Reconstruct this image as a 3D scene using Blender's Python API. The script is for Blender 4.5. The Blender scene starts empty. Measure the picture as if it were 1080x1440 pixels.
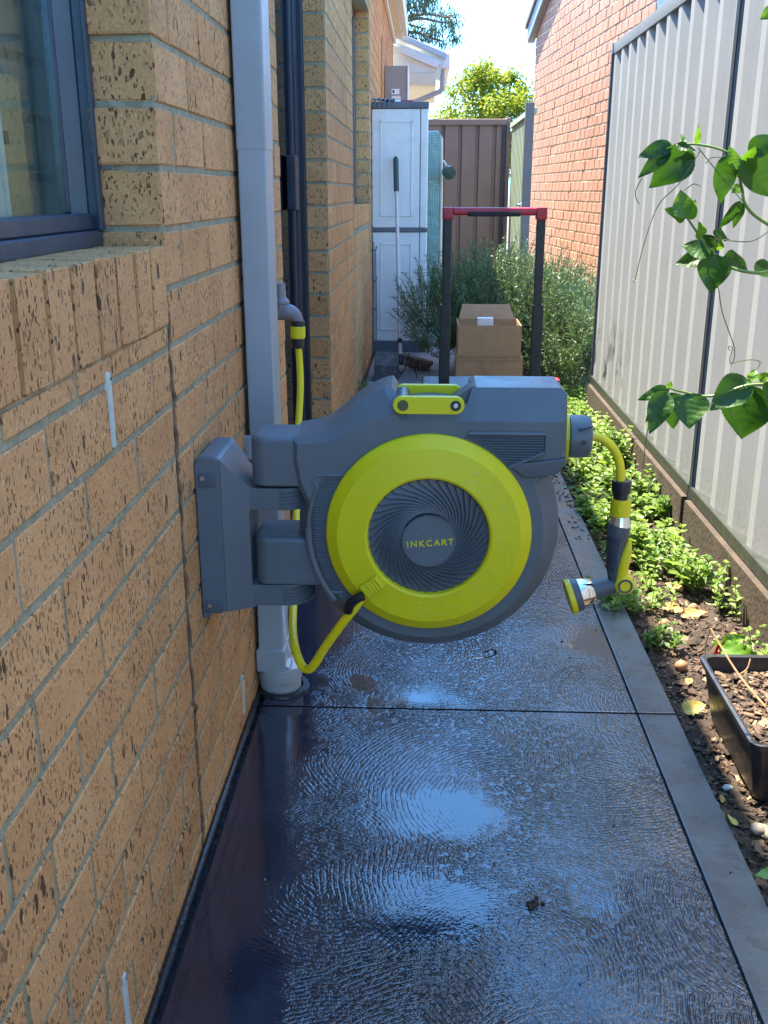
import bpy, bmesh, math, random
import numpy as np
from mathutils import Vector, Matrix, Euler
R = math.radians
random.seed(7); rng = np.random.default_rng(11)
SC = bpy.context.scene
COL = SC.collection

# ------------------------------------------------------------------ camera
cam_d = bpy.data.cameras.new("camera"); cam = bpy.data.objects.new("camera", cam_d); COL.objects.link(cam)
cam.location = (0, 0, 1.134)
cam.rotation_euler = (R(90 - 18.06), 0, R(2.367))
cam_d.sensor_fit = 'AUTO'; cam_d.sensor_width = 36.0; cam_d.lens = 34.5
cam_d.clip_start = 0.02; cam_d.clip_end = 2000
SC.camera = cam
# ------------------------------------------------------------------ sky, sun, exposure
SUN = Vector((-0.30, 0.36, 1.0)).normalized()
el = math.asin(SUN.z); az = math.atan2(SUN.x, SUN.y)
W = bpy.data.worlds.new("World"); SC.world = W; W.use_nodes = True
wn = W.node_tree; bgn = wn.nodes["Background"]
sky = wn.nodes.new("ShaderNodeTexSky"); sky.sky_type = 'NISHITA'; sky.sun_disc = False
sky.sun_elevation = el; sky.sun_rotation = az
sky.air_density = 1.0; sky.dust_density = 0.9; sky.ozone_density = 5.0
tint = wn.nodes.new("ShaderNodeMix"); tint.data_type = 'RGBA'; tint.blend_type = 'MULTIPLY'; tint.inputs[0].default_value = 1.0
tint.inputs[7].default_value = (0.46, 0.80, 1.0, 1)          # clear deep summer blue
wn.links.new(sky.outputs[0], tint.inputs[6]); wn.links.new(tint.outputs[2], bgn.inputs[0]); bgn.inputs[1].default_value = 0.15
sl = bpy.data.lights.new("sun", 'SUN'); sl.energy = 3.5; sl.angle = R(0.53); sl.color = (1.0, 0.90, 0.73)
so = bpy.data.objects.new("sun", sl); COL.objects.link(so)
so.rotation_euler = SUN.to_track_quat('Z', 'Y').to_euler()
so.location = (-3, 3, 9)
SC.view_settings.view_transform = 'Standard'; SC.view_settings.look = 'None'
SC.view_settings.gamma = 1.0; SC.view_settings.use_curve_mapping = False
SC.view_settings.exposure = 2.75
SC.cycles.max_bounces = 10; SC.cycles.diffuse_bounces = 6; SC.cycles.glossy_bounces = 4
SC.cycles.transmission_bounces = 6; SC.cycles.transparent_max_bounces = 12
SC.cycles.use_denoising = True; SC.cycles.sample_clamp_indirect = 6.0

# ------------------------------------------------------------------ helpers
def obj(name, bm, mat=None, parent=None, smooth=35, loc=None):
    if isinstance(bm, bpy.types.Mesh): me = bm
    else:
        me = bpy.data.meshes.new(name); bm.to_mesh(me); bm.free()
        if smooth is not None and len(me.polygons):
            me.polygons.foreach_set('use_smooth', [True] * len(me.polygons))
            me.set_sharp_from_angle(angle=R(smooth))
    o = bpy.data.objects.new(name, me); COL.objects.link(o)
    if mat is not None and not me.materials: me.materials.append(mat)
    if not isinstance(bm, bpy.types.Mesh) and smooth is not None and len(me.vertices) < 6000:
        w = o.modifiers.new('weighted', 'WEIGHTED_NORMAL'); w.keep_sharp = True
    if parent is not None: o.parent = parent
    if loc is not None: o.location = loc
    return o
def tag(o, label=None, cat=None, group=None, kind=None):
    if label: o['label'] = label
    if cat: o['category'] = cat
    if group: o['group'] = group
    if kind: o['kind'] = kind
    return o
def thing(name, label, cat, loc=(0, 0, 0), rot=(0, 0, 0), group=None):
    o = bpy.data.objects.new(name, None); COL.objects.link(o)
    o.location = loc; o.rotation_euler = rot; o.empty_display_size = 0.1
    return tag(o, label, cat, group)
def B(): return bmesh.new()
def keep(o, world_parent):
    """parent o (built in world coordinates) to an empty that stands somewhere else"""
    bpy.context.view_layer.update()
    o.parent = world_parent; o.matrix_parent_inverse = world_parent.matrix_world.inverted()
    return o
def box(bm, a, b, bev=0.0, seg=1, M=None):
    x0, y0, z0 = a; x1, y1, z1 = b
    r = bmesh.ops.create_cube(bm, size=1.0)
    vs = r['verts']
    for v in vs:
        v.co = Vector(((x0 + x1) / 2 + v.co.x * (x1 - x0), (y0 + y1) / 2 + v.co.y * (y1 - y0), (z0 + z1) / 2 + v.co.z * (z1 - z0)))
    if bev > 0:
        es = list({e for v in vs for e in v.link_edges})
        r2 = bmesh.ops.bevel(bm, geom=es, offset=bev, segments=seg, profile=0.5, affect='EDGES')
        vs = list({v for f in r2['faces'] for v in f.verts} | {v for v in vs if v.is_valid})
    if M is not None:
        for v in vs: v.co = M @ v.co
    return vs
def prism(bm, pts, d0, d1, axis='y', bev=0.0, seg=2, bev_back=0.0):
    """polygon pts (2-D) swept from d0 to d1 along axis; the d0 rim gets a bevel"""
    def P(p, d):
        if axis == 'y': return (p[0], d, p[1])
        if axis == 'z': return (p[0], p[1], d)
        return (d, p[0], p[1])
    f0 = [bm.verts.new(P(p, d0)) for p in pts]; f1 = [bm.verts.new(P(p, d1)) for p in pts]
    n = len(pts)
    A = bm.faces.new(f0); C = bm.faces.new(f1[::-1]); new = [A, C]
    for i in range(n): new.append(bm.faces.new((f0[i], f1[i], f1[(i + 1) % n], f0[(i + 1) % n])))
    bmesh.ops.recalc_face_normals(bm, faces=new)
    if bev > 0: bmesh.ops.bevel(bm, geom=[e for e in A.edges], offset=bev, segments=seg, profile=0.5, affect='EDGES', clamp_overlap=False)
    if bev_back > 0 and C.is_valid: bmesh.ops.bevel(bm, geom=[e for e in C.edges], offset=bev_back, segments=seg, profile=0.5, affect='EDGES', clamp_overlap=False)
def frame_of(d):
    d = d.normalized(); u = Vector((0, 0, 1)) if abs(d.z) < 0.9 else Vector((1, 0, 0))
    a = d.cross(u).normalized(); return a, a.cross(d).normalized()
def lathe(bm, prof, c, axis=(0, 0, 1), n=32, cap=True, a0=0, a1=2 * math.pi):
    """prof: [(r, h)] along axis from point c"""
    c = Vector(c); d = Vector(axis).normalized(); a, b = frame_of(d); full = abs(a1 - a0 - 2 * math.pi) < 1e-6
    rings = []
    for r, h in prof:
        if r < 1e-6: rings.append([bm.verts.new(c + d * h)])
        else: rings.append([bm.verts.new(c + d * h + (a * math.cos(t) + b * math.sin(t)) * r) for t in [a0 + (a1 - a0) * k / n for k in range(n if full else n + 1)]])
    fs = []
    for p, q in zip(rings, rings[1:]):
        m = max(len(p), len(q)); e = m if full else m - 1
        for k in range(e):
            k2 = (k + 1) % m
            try:
                if len(p) == 1 and len(q) == 1: continue
                if len(p) == 1: fs.append(bm.faces.new((p[0], q[k2], q[k])))
                elif len(q) == 1: fs.append(bm.faces.new((p[k], p[k2], q[0])))
                else: fs.append(bm.faces.new((p[k], p[k2], q[k2], q[k])))
            except ValueError: pass
    if cap and full:
        if len(rings[0]) > 2: fs.append(bm.faces.new(rings[0][::-1]))
        if len(rings[-1]) > 2: fs.append(bm.faces.new(rings[-1]))
    bmesh.ops.recalc_face_normals(bm, faces=fs)
def spline(pts, n=8):
    """Catmull-Rom through pts"""
    P = [Vector(p) for p in pts]; P = [P[0] * 2 - P[1]] + P + [P[-1] * 2 - P[-2]]; out = []
    for i in range(1, len(P) - 2):
        a, b, c, d = P[i - 1:i + 3]
        for k in range(n):
            t = k / n
            out.append(0.5 * ((2 * b) + (c - a) * t + (2 * a - 5 * b + 4 * c - d) * t * t + (3 * b - a - 3 * c + d) * t ** 3))
    out.append(P[-2]); return out
def tube(bm, pts, rad, n=10, cap=True, squash=None):
    P = [Vector(p) for p in pts]; m = len(P)
    rs = rad if isinstance(rad, (list, tuple)) else [rad] * m
    if len(rs) != m: rs = list(np.interp(np.linspace(0, 1, m), np.linspace(0, 1, len(rs)), rs))
    T = [(P[min(i + 1, m - 1)] - P[max(i - 1, 0)]).normalized() for i in range(m)]
    a, _ = frame_of(T[0]); rings = []
    for i in range(m):
        a = (a - T[i] * a.dot(T[i])).normalized(); b = T[i].cross(a)
        rings.append([bm.verts.new(P[i] + (a * math.cos(2 * math.pi * k / n) + b * math.sin(2 * math.pi * k / n) * (squash or 1)) * rs[i]) for k in range(n)])
    fs = []
    for p, q in zip(rings, rings[1:]):
        for k in range(n): fs.append(bm.faces.new((p[k], p[(k + 1) % n], q[(k + 1) % n], q[k])))
    if cap: fs.append(bm.faces.new(rings[0][::-1])); fs.append(bm.faces.new(rings[-1]))
    bmesh.ops.recalc_face_normals(bm, faces=fs)
def pymesh(name, V, F, mats, midx=None, smooth=False):
    me = bpy.data.meshes.new(name); me.from_pydata(V, [], F)
    for m in mats: me.materials.append(m)
    if midx is not None: me.polygons.foreach_set('material_index', midx)
    if smooth: me.polygons.foreach_set('use_smooth', [True] * len(me.polygons))
    me.update(); return me

# ------------------------------------------------------------------ materials
class Mt:
    def __init__(s, name):
        s.m = bpy.data.materials.new(name); s.m.use_nodes = True; s.t = s.m.node_tree; s.b = s.t.nodes["Principled BSDF"]
        s.out = s.t.nodes["Material Output"]
    def n(s, typ, **kw):
        x = s.t.nodes.new("ShaderNode" + typ)
        for k, v in kw.items(): setattr(x, k, v)
        return x
    def l(s, a, b): s.t.links.new(a, b)
    def pos(s): return s.n("NewGeometry").outputs['Position']
    def math(s, op, a, b=None, c=None, clamp=False):
        x = s.n("Math", operation=op); x.use_clamp = clamp
        for i, v in enumerate((a, b, c)):
            if v is None: continue
            if isinstance(v, (int, float)): x.inputs[i].default_value = v
            else: s.l(v, x.inputs[i])
        return x.outputs[0]
    def vmath(s, op, a, b):
        x = s.n("VectorMath", operation=op)
        for i, v in enumerate((a, b)):
            if isinstance(v, tuple): x.inputs[i].default_value = v
            else: s.l(v, x.inputs[i])
        return x.outputs[0]
    def noise(s, vec, scale, detail=3, rough=0.55, dim='3D'):
        x = s.n("TexNoise", noise_dimensions=dim); x.inputs['Scale'].default_value = scale; x.inputs['Detail'].default_value = detail; x.inputs['Roughness'].default_value = rough
        s.l(vec, x.inputs['Vector']); return x.outputs[0]
    def ramp(s, fac, stops):
        x = s.n("ValToRGB"); cr = x.color_ramp
        while len(cr.elements) < len(stops): cr.elements.new(0.5)
        for e, (p, c) in zip(cr.elements, stops):
            e.position = p; e.color = (c, c, c, 1) if isinstance(c, (int, float)) else (*c, 1)
        s.l(fac, x.inputs[0]); return x.outputs[0]
    def mix(s, fac, a, b, typ='MIX'):
        x = s.n("Mix", data_type='RGBA', blend_type=typ)
        for i, v in ((0, fac), (6, a), (7, b)):
            if isinstance(v, (int, float)): x.inputs[i].default_value = v
            elif isinstance(v, tuple): x.inputs[i].default_value = (*v, 1)
            else: s.l(v, x.inputs[i])
        return x.outputs[2]
    def set(s, **kw):
        for k, v in kw.items():
            i = s.b.inputs[k.replace('_', ' ')]
            if isinstance(v, (int, float)): i.default_value = v
            elif isinstance(v, tuple): i.default_value = (*v, 1)
            else: s.l(v, i)
        return s
    def bump(s, h, dist=0.002, strength=1.0):
        x = s.n("Bump"); x.inputs['Strength'].default_value = strength; x.inputs['Distance'].default_value = dist
        s.l(h, x.inputs['Height']); s.l(x.outputs[0], s.b.inputs['Normal']); return x
def simple(name, col, rough=0.5, var=0.12, scale=20, bump=None, metal=0.0, spec=0.5, coat=0.0, dirt=None):
    k = Mt(name); p = k.pos()
    c2 = tuple(max(0, c * (1 - var)) for c in col); c1 = tuple(min(1, c * (1 + var)) for c in col)
    f = k.noise(p, scale, 4, 0.6)
    c = k.ramp(f, [(0.3, c2), (0.7, c1)])
    if dirt:
        d = k.ramp(k.noise(p, dirt[1], 5, 0.7), [(0.5, 0.0), (0.72, 1.0)]); c = k.mix(k.math('MULTIPLY', d, dirt[2]), c, dirt[0])
    k.set(Base_Color=c, Metallic=metal, Specular_IOR_Level=spec, Coat_Weight=coat)
    k.set(Roughness=k.ramp(k.noise(p, scale * 2.3, 3), [(0.3, max(0.02, rough - 0.07)), (0.7, min(1, rough + 0.07))]))
    if bump: k.bump(k.noise(p, bump[0], 3), bump[1])
    return k.m
def brick_mat(name, lo, mid, hi, speck=(0.03, 0.018, 0.012), amt=1.0, grain=False):
    k = Mt(name); p = k.pos()
    oi = k.n("ObjectInfo").outputs['Random']; isl = k.n("NewGeometry").outputs['Random Per Island']
    rnd = k.math('FRACT', k.math('ADD', k.math('MULTIPLY', oi, 13.7), isl))
    off = k.n("CombineXYZ"); k.l(k.math('MULTIPLY', rnd, 31.0), off.inputs[0]); k.l(k.math('MULTIPLY', rnd, 17.0), off.inputs[1]); k.l(k.math('MULTIPLY', rnd, 23.0), off.inputs[2])
    q = k.vmath('ADD', p, off.outputs[0])
    base = k.ramp(rnd, [(0.0, lo), (0.5, mid), (1.0, hi)])
    base = k.mix(0.55, base, k.ramp(k.noise(q, 9, 4, 0.65), [(0.3, lo), (0.7, hi)]))
    fine = k.noise(q, 260, 3, 0.6)
    base = k.mix(0.35, base, k.ramp(fine, [(0.35, tuple(c * 0.55 for c in mid)), (0.65, tuple(min(1, c * 1.3) for c in mid))]))
    warp = k.n("TexNoise"); warp.inputs['Scale'].default_value = 90; k.l(q, warp.inputs['Vector'])
    q2 = k.vmath('ADD', q, k.vmath('MULTIPLY', k.vmath('SUBTRACT', warp.outputs['Color'], (0.5, 0.5, 0.5)), (0.007, 0.007, 0.012)))
    def layer(scale, zs, thr, keepv):
        v = k.n("TexVoronoi"); v.inputs['Scale'].default_value = scale; v.inputs['Randomness'].default_value = 1
        k.l(k.vmath('MULTIPLY', q2, (1, 1, zs)), v.inputs['Vector'])
        sp = k.n("SeparateColor"); k.l(v.outputs['Color'], sp.inputs[0])
        size = k.math('MULTIPLY', k.math('SUBTRACT', sp.outputs[0], keepv, clamp=True), thr / (1 - keepv))
        return k.math('MULTIPLY', k.math('SUBTRACT', size, v.outputs['Distance']), 14.0, clamp=True)
    s1 = layer(250, 0.46, 0.60, 0.36)
    s1 = k.math('MULTIPLY', s1, k.math('ADD', 0.35, k.math('MULTIPLY', k.ramp(k.noise(q, 22, 3, 0.6), [(0.35, 0.0), (0.62, 1.0)]), 0.65)))
    s2 = layer(80, 0.42, 0.44, 0.66)
    s2 = k.math('MULTIPLY', s2, k.ramp(k.noise(q, 7, 2), [(0.43, 0.0), (0.53, 1.0)]))
    s = k.math('MULTIPLY', k.math('MAXIMUM', s1, s2), amt)
    tone = k.ramp(k.noise(p, 1.7, 4, 0.6), [(0.3, 0.80), (0.7, 1.06)]); base = k.mix(1.0, base, tone, 'MULTIPLY')
    col = k.mix(k.math('MULTIPLY', s, 0.86), base, speck)
    s3 = layer(150, 0.8, 0.4, 0.8)
    col = k.mix(k.math('MULTIPLY', s3, 0.35), col, tuple(min(1, c * 1.5) for c in hi))
    k.set(Base_Color=col, Roughness=0.85, Specular_IOR_Level=0.3)
    h = k.math('SUBTRACT', k.math('MULTIPLY', fine, 0.4), k.math('MULTIPLY', s, 0.9))
    k.bump(h, 0.0018)
    return k.m
def leaf_mat(name, lo, hi, trans=0.35, rough=0.45, scale=30, bump=False):
    k = Mt(name); p = k.pos()
    oi = k.n("ObjectInfo").outputs['Random']; isl = k.n("NewGeometry").outputs['Random Per Island']
    f = k.math('ADD', k.math('MULTIPLY', k.math('FRACT', k.math('ADD', isl, k.math('MULTIPLY', oi, 7.3))), 0.6), k.math('MULTIPLY', k.noise(p, scale, 2), 0.4))
    c = k.ramp(f, [(0.15, lo), (0.85, hi)])
    k.set(Base_Color=c, Roughness=rough, Specular_IOR_Level=0.45)
    if bump: k.bump(k.noise(p, 110, 2, 0.5), 0.0014)
    tr = k.n("BsdfTranslucent"); k.l(k.mix(1.0, c, (1.0, 1.0, 0.45), 'MULTIPLY'), tr.inputs[0])
    ms = k.n("MixShader"); ms.inputs[0].default_value = trans
    k.l(k.b.outputs[0], ms.inputs[1]); k.l(tr.outputs[0], ms.inputs[2]); k.l(ms.outputs[0], k.out.inputs[0])
    return k.m

m_brick = brick_mat("buff_brick", (0.50, 0.222, 0.082), (0.67, 0.316, 0.118), (0.78, 0.412, 0.175))
m_rbrick = brick_mat("red_brick", (0.44, 0.22, 0.14), (0.52, 0.28, 0.185), (0.58, 0.34, 0.235), speck=(0.16, 0.05, 0.03), amt=0.8)
m_mortar = simple("grey_green_mortar", (0.31, 0.275, 0.175), 0.95, 0.25, 60, (220, 0.0025), dirt=((0.13, 0.11, 0.07), 14, 0.4))
m_rmortar = simple("pale_mortar", (0.72, 0.62, 0.46), 0.95, 0.2, 40, (200, 0.002))
m_stain = simple("brown_joint_filler", (0.19, 0.10, 0.05), 0.9, 0.4, 60, (150, 0.003))
m_frame = simple("charcoal_aluminium", (0.045, 0.055, 0.072), 0.42, 0.15, 12, spec=0.5)
m_navy = simple("navy_aluminium", (0.014, 0.018, 0.030), 0.55, 0.2, 12)
m_pipe = simple("pale_grey_paint", (0.33, 0.345, 0.355), 0.38, 0.06, 7, dirt=((0.28, 0.28, 0.27), 9, 0.25))
m_pvc = simple("grey_pvc", (0.36, 0.37, 0.36), 0.5, 0.08, 10, dirt=((0.25, 0.23, 0.2), 12, 0.4))
m_weep = simple("off_white_plastic", (0.50, 0.50, 0.43), 0.5, 0.08, 30, dirt=((0.4, 0.36, 0.27), 50, 0.4))
m_membrane = simple("black_membrane", (0.016, 0.017, 0.022), 0.3, 0.4, 40, (90, 0.002))
m_slate = simple("slate_plastic", (0.103, 0.119, 0.133), 0.42, 0.10, 9, (1400, 0.00012), spec=0.45)
m_slate2 = simple("slate_plastic_dark", (0.072, 0.084, 0.096), 0.42, 0.1, 9, (1400, 0.00012), spec=0.45)
m_groove = simple("slate_shadow_gap", (0.03, 0.042, 0.056), 0.6, 0.1, 9)
m_lime = simple("lime_plastic", (0.64, 0.57, 0.006), 0.40, 0.05, 9, (1400, 0.00008), spec=0.4)
m_hose = simple("yellow_hose", (0.82, 0.63, 0.006), 0.38, 0.06, 40, spec=0.5, dirt=((0.45, 0.36, 0.03), 60, 0.3))
m_hosed = simple("yellow_plastic", (0.70, 0.57, 0.004), 0.42, 0.06, 30)
m_black = simple("black_plastic", (0.012, 0.012, 0.014), 0.4, 0.3, 20)
m_rubber = simple("black_rubber", (0.02, 0.02, 0.022), 0.6, 0.3, 30, (300, 0.0008))
m_chrome = simple("chrome", (0.75, 0.76, 0.78), 0.10, 0.03, 10, metal=1.0)
m_steel = simple("brushed_steel", (0.55, 0.53, 0.52), 0.35, 0.1, 30, metal=1.0)
m_red = simple("red_plastic", (0.42, 0.014, 0.035), 0.36, 0.12, 12)
m_tap = simple("grey_brown_tap_plastic", (0.21, 0.185, 0.185), 0.5, 0.15, 30)
m_white = simple("white_paint", (0.68, 0.66, 0.62), 0.55, 0.05, 8)
m_cream = simple("cream_paint", (0.66, 0.60, 0.47), 0.6, 0.05, 8)
m_zinc = simple("roof_sheet", (0.42, 0.43, 0.45), 0.4, 0.06, 6)
m_cabinet = simple("light_grey_resin", (0.78, 0.68, 0.62), 0.5, 0.05, 6, (500, 0.0003), dirt=((0.40, 0.37, 0.35), 5, 0.3))
m_cabtrim = simple("dark_grey_resin", (0.12, 0.11, 0.125), 0.55, 0.15, 12)
m_meter = simple("taupe_metal", (0.30, 0.235, 0.225), 0.5, 0.06, 8)
m_bfence = simple("brown_steel", (0.25, 0.155, 0.13), 0.5, 0.08, 5, dirt=((0.25, 0.18, 0.15), 6, 0.3))
m_bfdark = simple("brown_steel_dark", (0.065, 0.045, 0.05), 0.5, 0.1, 6)
m_gpost = simple("taupe_post", (0.17, 0.145, 0.13), 0.5, 0.1, 9)
m_palegreen = simple("pale_green_steel", (0.42, 0.50, 0.38), 0.45, 0.08, 6)
m_gfence = simple("grey_steel_sheet", (0.34, 0.352, 0.368), 0.42, 0.06, 3, dirt=((0.48, 0.47, 0.45), 4, 0.4))
def fence_mat():
    k = Mt("grey_steel_sheet"); p = k.pos(); sep = k.n("SeparateXYZ"); k.l(p, sep.inputs[0])
    c = k.ramp(k.noise(p, 3, 4, 0.6), [(0.3, (0.325, 0.337, 0.352)), (0.7, (0.36, 0.372, 0.386))])
    st = k.noise(k.vmath('MULTIPLY', p, (30, 30, 1.2)), 1.0, 4, 0.6)
    c = k.mix(k.math('MULTIPLY', k.ramp(st, [(0.55, 0.0), (0.8, 1.0)]), 0.25), c, (0.24, 0.235, 0.22))
    low = k.math('MULTIPLY', k.math('SUBTRACT', 0.36, sep.outputs[2]), 3.2, clamp=True)
    sp = k.math('MULTIPLY', low, k.ramp(k.noise(p, 70, 4, 0.7), [(0.45, 0.0), (0.62, 1.0)]))
    c = k.mix(k.math('MULTIPLY', sp, 0.5), c, (0.17, 0.13, 0.09))
    far = k.math('MULTIPLY', k.math('SUBTRACT', sep.outputs[1], 4.35), 1.6, clamp=True); lo2 = k.math('MULTIPLY', k.math('SUBTRACT', 0.62, sep.outputs[2]), 2.4, clamp=True)
    sc = k.ramp(k.noise(k.vmath('MULTIPLY', p, (8, 8, 3.2)), 1.0, 5, 0.7), [(0.56, 0.0), (0.62, 1.0)])
    c = k.mix(k.math('MULTIPLY', k.math('MULTIPLY', far, lo2), sc), c, (0.02, 0.02, 0.02))
    k.set(Base_Color=c, Roughness=0.45); return k.m
m_gfence = fence_mat()
m_navypost = simple("midnight_post", (0.03, 0.034, 0.045), 0.45, 0.15, 9)
m_rail = simple("blue_grey_rail", (0.26, 0.285, 0.31), 0.42, 0.08, 6)
m_timber = simple("weathered_sleeper", (0.058, 0.040, 0.025), 0.85, 0.35, 14, (60, 0.004), dirt=((0.035, 0.03, 0.022), 9, 0.6))
m_railgreen = simple("dull_green_rail", (0.036, 0.041, 0.034), 0.45, 0.25, 20, dirt=((0.07, 0.06, 0.045), 20, 0.4))
m_card = simple("cardboard", (0.40, 0.245, 0.135), 0.8, 0.08, 25, (300, 0.0004))
m_card2 = simple("cardboard_inside", (0.46, 0.30, 0.18), 0.8, 0.08, 25)
m_tape = simple("packing_tape", (0.36, 0.22, 0.115), 0.3, 0.06, 20)
m_paper = simple("white_paper", (0.78, 0.78, 0.8), 0.7, 0.03, 20)
m_tub = simple("tub_plastic", (0.02, 0.021, 0.024), 0.35, 0.35, 18, dirt=((0.07, 0.055, 0.04), 12, 0.5))
m_bark = simple("bark", (0.17, 0.12, 0.085), 0.9, 0.35, 25, (60, 0.006))
m_twig = simple("dry_twig", (0.33, 0.20, 0.10), 0.8, 0.3, 60)
m_grip = simple("dark_green_grip", (0.03, 0.055, 0.045), 0.6, 0.2, 30)
m_pole = simple("pinkish_steel_pole", (0.55, 0.46, 0.43), 0.4, 0.1, 15, metal=0.3)
m_pan = simple("dusty_black_pan", (0.045, 0.04, 0.04), 0.6, 0.3, 18, dirt=((0.2, 0.16, 0.13), 15, 0.6))
m_bristle = simple("brown_bristle", (0.14, 0.085, 0.055), 0.9, 0.4, 120, (200, 0.003))
m_dome = simple("glossy_green", (0.012, 0.06, 0.05), 0.12, 0.2, 20)
m_deadleaf = simple("dead_leaf", (0.50, 0.27, 0.085), 0.75, 0.3, 40, (90, 0.003))
m_yleaf = simple("yellowed_leaf", (0.52, 0.40, 0.09), 0.7, 0.25, 40, (90, 0.002))
m_shell = simple("brown_shell", (0.38, 0.20, 0.10), 0.5, 0.25, 60)
m_stone = simple("pale_stone", (0.22, 0.19, 0.15), 0.8, 0.25, 40, (120, 0.002))
m_wstone = simple("bluish_white_stone", (0.40, 0.46, 0.45), 0.5, 0.1, 60)
m_soil = simple("garden_soil", (0.055, 0.036, 0.025), 0.95, 0.5, 25, (160, 0.012), dirt=((0.11, 0.075, 0.05), 30, 0.7))
m_mulch = None
m_ground = simple("bare_ground", (0.13, 0.10, 0.07), 0.95, 0.3, 0.8)
m_interior = simple("interior_wall", (0.55, 0.56, 0.53), 0.8, 0.05, 4)
m_reflpanel = simple("pale_teal_reflection", (0.66, 0.73, 0.68), 0.5, 0.08, 6)
m_reflband = simple("teal_reflection_band", (0.46, 0.60, 0.58), 0.5, 0.08, 6)
m_tanbox = simple("tan_carton", (0.48, 0.31, 0.13), 0.75, 0.08, 20)
m_curtain = simple("cream_curtain", (0.66, 0.60, 0.47), 0.8, 0.06, 20)
m_redstem = simple("red_stem", (0.45, 0.012, 0.015), 0.3, 0.2, 60)
m_stem = simple("green_stem", (0.16, 0.24, 0.045), 0.5, 0.2, 60)
m_tendril = simple("olive_tendril", (0.14, 0.17, 0.05), 0.5, 0.2, 60)
m_vine = leaf_mat("vine_leaf_green", (0.022, 0.070, 0.007), (0.045, 0.125, 0.012), 0.38, 0.42, 25, bump=True)
m_young = leaf_mat("young_leaf_green", (0.08, 0.19, 0.012), (0.14, 0.28, 0.025), 0.5, 0.4, 40)
m_mint = leaf_mat("mint_green", (0.15, 0.26, 0.045), (0.33, 0.45, 0.13), 0.45, 0.5, 8)
m_mintd = leaf_mat("mint_dark_green", (0.07, 0.15, 0.025), (0.15, 0.26, 0.05), 0.35, 0.5, 8)
m_rose = leaf_mat("rosemary_green", (0.06, 0.125, 0.045), (0.18, 0.26, 0.11), 0.2, 0.5, 5)
m_lav = leaf_mat("pale_shrub_green", (0.13, 0.21, 0.10), (0.25, 0.33, 0.18), 0.3, 0.5, 5)
m_tree = leaf_mat("spring_tree_green", (0.16, 0.22, 0.02), (0.40, 0.42, 0.06), 0.5, 0.5, 0.8)
m_gum = leaf_mat("gum_leaf", (0.04, 0.075, 0.04), (0.10, 0.14, 0.075), 0.25, 0.45, 2)
m_chard = leaf_mat("chard_green", (0.11, 0.25, 0.02), (0.19, 0.36, 0.04), 0.35, 0.3, 30)
m_grassm = leaf_mat("grass_green", (0.12, 0.24, 0.03), (0.22, 0.36, 0.07), 0.4, 0.5, 5)

def mulch_mat():
    k = Mt("bark_mulch"); r = k.n("NewGeometry").outputs['Random Per Island']
    c = k.ramp(r, [(0.0, (0.022, 0.014, 0.010)), (0.55, (0.07, 0.042, 0.026)), (0.85, (0.16, 0.095, 0.055)), (1.0, (0.33, 0.24, 0.15))])
    k.set(Base_Color=c, Roughness=0.85); return k.m
m_mulch = mulch_mat()

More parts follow.
